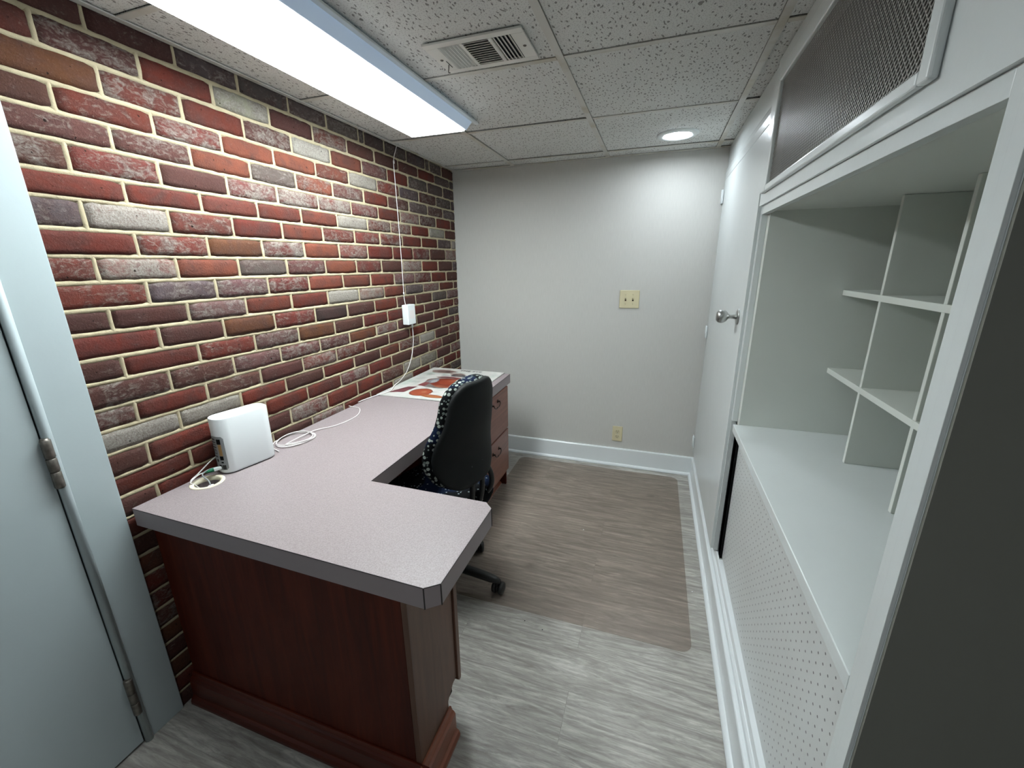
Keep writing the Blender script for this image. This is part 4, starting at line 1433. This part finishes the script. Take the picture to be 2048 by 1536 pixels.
def inkm(col, name='printed_ink'):
    if col not in ink:
        mt, nt, b = new_mat(name, lin(*col), 0.3, 0.5)
        v = coords(nt)
        nt.links.new(mixc(nt, noise_n(nt, v, 85, 5, 0.65, 1.2), lin(*[max(0, q * 0.45) for q in col]), lin(*[min(255, q * 0.84 + 6) for q in col])), b.inputs['Base Color'])
        ink[col] = mt
    return ink[col]
lvl = [0]
def shape(name, pts, col, h=None):
    """flat print: outline in poster space"""
    lvl[0] += 1
    z = PZ + 0.00012 + (h if h is not None else lvl[0] * 0.000012)
    bm = BM()
    vs = [bm.verts.new((*pp2(s, t).xy, z)) for s, t in pts]
    bm.faces.new(vs)
    bmesh.ops.triangulate(bm, faces=bm.faces[:])
    for f in bm.faces:
        if f.normal.z < 0: f.normal_flip()
    return obj(name, bm, inkm(col), board, recalc=False)
def ell(cx_, cy_2, rx, ry, rot=0, n=36, a0=0, a1=360, wob=0.0):
    P = []
    for i in range(n + (0 if a1 - a0 == 360 else 1)):
        a = math.radians(a0 + (a1 - a0) * i / n)
        k = 1 + wob * math.sin(a * 5) + wob * 0.6 * math.sin(a * 9 + 1)
        x, y = rx * math.cos(a) * k, ry * math.sin(a) * k
        cr, sr = math.cos(math.radians(rot)), math.sin(math.radians(rot))
        P.append((cx_ + (x * cr - y * sr), cy_2 + (x * sr + y * cr)))
    return P
# big section through the eyeball
shape('picture', ell(0.47, 0.50, 0.235, 0.185, 0, wob=0.05), (150, 74, 66))
shape('picture', ell(0.44, 0.505, 0.19, 0.150), (176, 168, 166))
shape('picture', ell(0.48, 0.505, 0.175, 0.130), (164, 62, 40))
shape('picture', ell(0.53, 0.52, 0.115, 0.085, 8), (196, 84, 52))
shape('picture', ell(0.33, 0.515, 0.052, 0.078), (172, 176, 184))
shape('picture', ell(0.34, 0.515, 0.030, 0.050), (208, 212, 216))
shape('picture', [(0.50, 0.55), (0.60, 0.60), (0.66, 0.64), (0.665, 0.625), (0.60, 0.575), (0.52, 0.535)], (222, 150, 120))
shape('picture', [(0.26, 0.66), (0.40, 0.695), (0.58, 0.685), (0.72, 0.63), (0.73, 0.615), (0.60, 0.645), (0.42, 0.655), (0.30, 0.64)], (138, 66, 66))
shape('picture', ell(0.45, 0.345, 0.16, 0.040, -4, wob=0.06), (156, 148, 144))
shape('picture', ell(0.53, 0.365, 0.10, 0.030, -6), (188, 104, 74))
# face with an eye, upper left
shape('picture', ell(0.235, 0.865, 0.165, 0.070, 0, wob=0.04), (186, 160, 150))
shape('picture', ell(0.255, 0.862, 0.11, 0.042), (138, 110, 104))
shape('picture', ell(0.30, 0.852, 0.032, 0.024), (84, 58, 54))
# small views at the top right
shape('picture', ell(0.47, 0.80, 0.10, 0.035, 6, wob=0.05), (176, 150, 140))
shape('picture', [(0.42, 0.715), (0.60, 0.715), (0.60, 0.79), (0.42, 0.79)], (74, 70, 74))
shape('picture', ell(0.51, 0.752, 0.05, 0.022), (160, 138, 132))
shape('picture', ell(0.76, 0.80, 0.13, 0.030, 4, wob=0.06), (160, 140, 132))
shape('picture', ell(0.86, 0.73, 0.09, 0.024, 0, wob=0.05), (148, 128, 120))
shape('picture', ell(0.80, 0.60, 0.08, 0.034, 0, wob=0.07), (168, 120, 110))
for s_, t_ in ((0.665, 0.745), (0.70, 0.70), (0.655, 0.695)):
    shape('picture', ell(s_, t_, 0.016, 0.011), (60, 50, 50))
# lower row
shape('picture', [(0.07, 0.085), (0.235, 0.125), (0.270, 0.305), (0.165, 0.285)], (134, 62, 74))
shape('picture', [(0.11, 0.12), (0.225, 0.145), (0.245, 0.22), (0.15, 0.2)], (166, 92, 98))
shape('picture', [(0.235, 0.345), (0.335, 0.330), (0.325, 0.455), (0.255, 0.455)], (170, 84, 86))
shape('picture', ell(0.415, 0.165, 0.125, 0.105), (176, 78, 52))
shape('picture', ell(0.415, 0.165, 0.105, 0.088), (212, 98, 62))
shape('picture', ell(0.445, 0.175, 0.030, 0.026), (232, 150, 110))
shape('picture', ell(0.60, 0.085, 0.135, 0.038, -3), (206, 112, 66))
shape('picture', ell(0.60, 0.085, 0.09, 0.018, -3), (226, 146, 92))
shape('picture', [(0.66, 0.215), (0.90, 0.20), (0.88, 0.335), (0.68, 0.335)], (128, 76, 100))
shape('picture', ell(0.78, 0.27, 0.05, 0.04), (186, 120, 132))
shape('picture', ell(0.70, 0.425, 0.07, 0.045, 0, wob=0.05), (170, 130, 88))
shape('picture', ell(0.84, 0.46, 0.05, 0.05, 0, wob=0.05), (190, 128, 112))
# small paragraphs and label lines
for s_, t_, n_l, ln in ((0.10, 0.74, 4, .10), (0.08, 0.60, 5, .10), (0.10, 0.46, 4, .09), (0.66, 0.875, 2, .14), (0.30, 0.74, 3, .09), (0.80, 0.665, 2, .12), (0.80, 0.385, 3, .12), (0.52, 0.20, 2, .09), (0.86, 0.87, 2, .09)):
    for i in range(n_l):
        shape('caption_line', [(s_, t_ - i * 0.016), (s_ + ln * (1 - 0.25 * (i == n_l - 1)), t_ - i * 0.016), (s_ + ln * (1 - 0.25 * (i == n_l - 1)), t_ - i * 0.016 + 0.004), (s_, t_ - i * 0.016 + 0.004)], (120, 122, 118))
for s_, t_ in ((0.035, 0.975), (0.965, 0.972), (0.03, 0.03), (0.965, 0.03)):
    bm = BM()
    q = pp2(s_, t_)
    lathe(bm, [(0, 0.0006), (0.004, 0.0005), (0.0045, 0)], 14, Matrix.Translation((q.x, q.y, PZ + 0.0001)))
    obj('eyelet', bm, M_NICKEL, board)
tc = bpy.data.curves.new('title', 'FONT')
tc.body = 'THE EYE'
tc.size = 0.036
tc.space_character = 1.15
tc.offset = 0.0014
tc.extrude = 0.0001
tc.align_x = 'CENTER'
to = bpy.data.objects.new('title_tmp', tc)
COL.objects.link(to)
bpy.context.view_layer.update()
me = bpy.data.meshes.new_from_object(to.evaluated_get(bpy.context.evaluated_depsgraph_get()))
bpy.data.objects.remove(to)
me.materials.clear(); me.materials.append(inkm((34, 32, 34)))
q = pp2(0.57, 0.925)
me.transform(Matrix.Translation((q.x, q.y, PZ + 0.0008)))
ti = bpy.data.objects.new('title', me)
COL.objects.link(ti)
ti.parent = board
ti.matrix_parent_inverse = board.matrix_world.inverted()
tag(ti, 'black title lettering THE EYE')

# crumbs of debris on the floor and mat
for i, (x, y, z, c_) in enumerate(((1.12, -0.86, 0.0033, M_WHITEPL), (1.655, -1.16, 0.0, M_WHITEPL), (0.99, -1.545, 0.0, M_BLACKPL), (1.07, -1.565, 0.0, M_BLACKPL))):
    bm = BM()
    lathe(bm, [(0, 0), (0.0022, 0.0002), (0.0026, 0.0012), (0.0012, 0.002), (0, 0.002)], 8, Matrix.Translation((x, y, z)))
    o_ = obj('floor_speck', bm, c_)
    tag(o_, ['white speck of lint on the chair mat behind the chair', 'white speck on the floor beside the right baseboard', 'dark crumb on the floor planks just in front of the mat near the caster', 'dark crumb on the floor planks in front of the mat, farther from the desk'][i], 'speck')
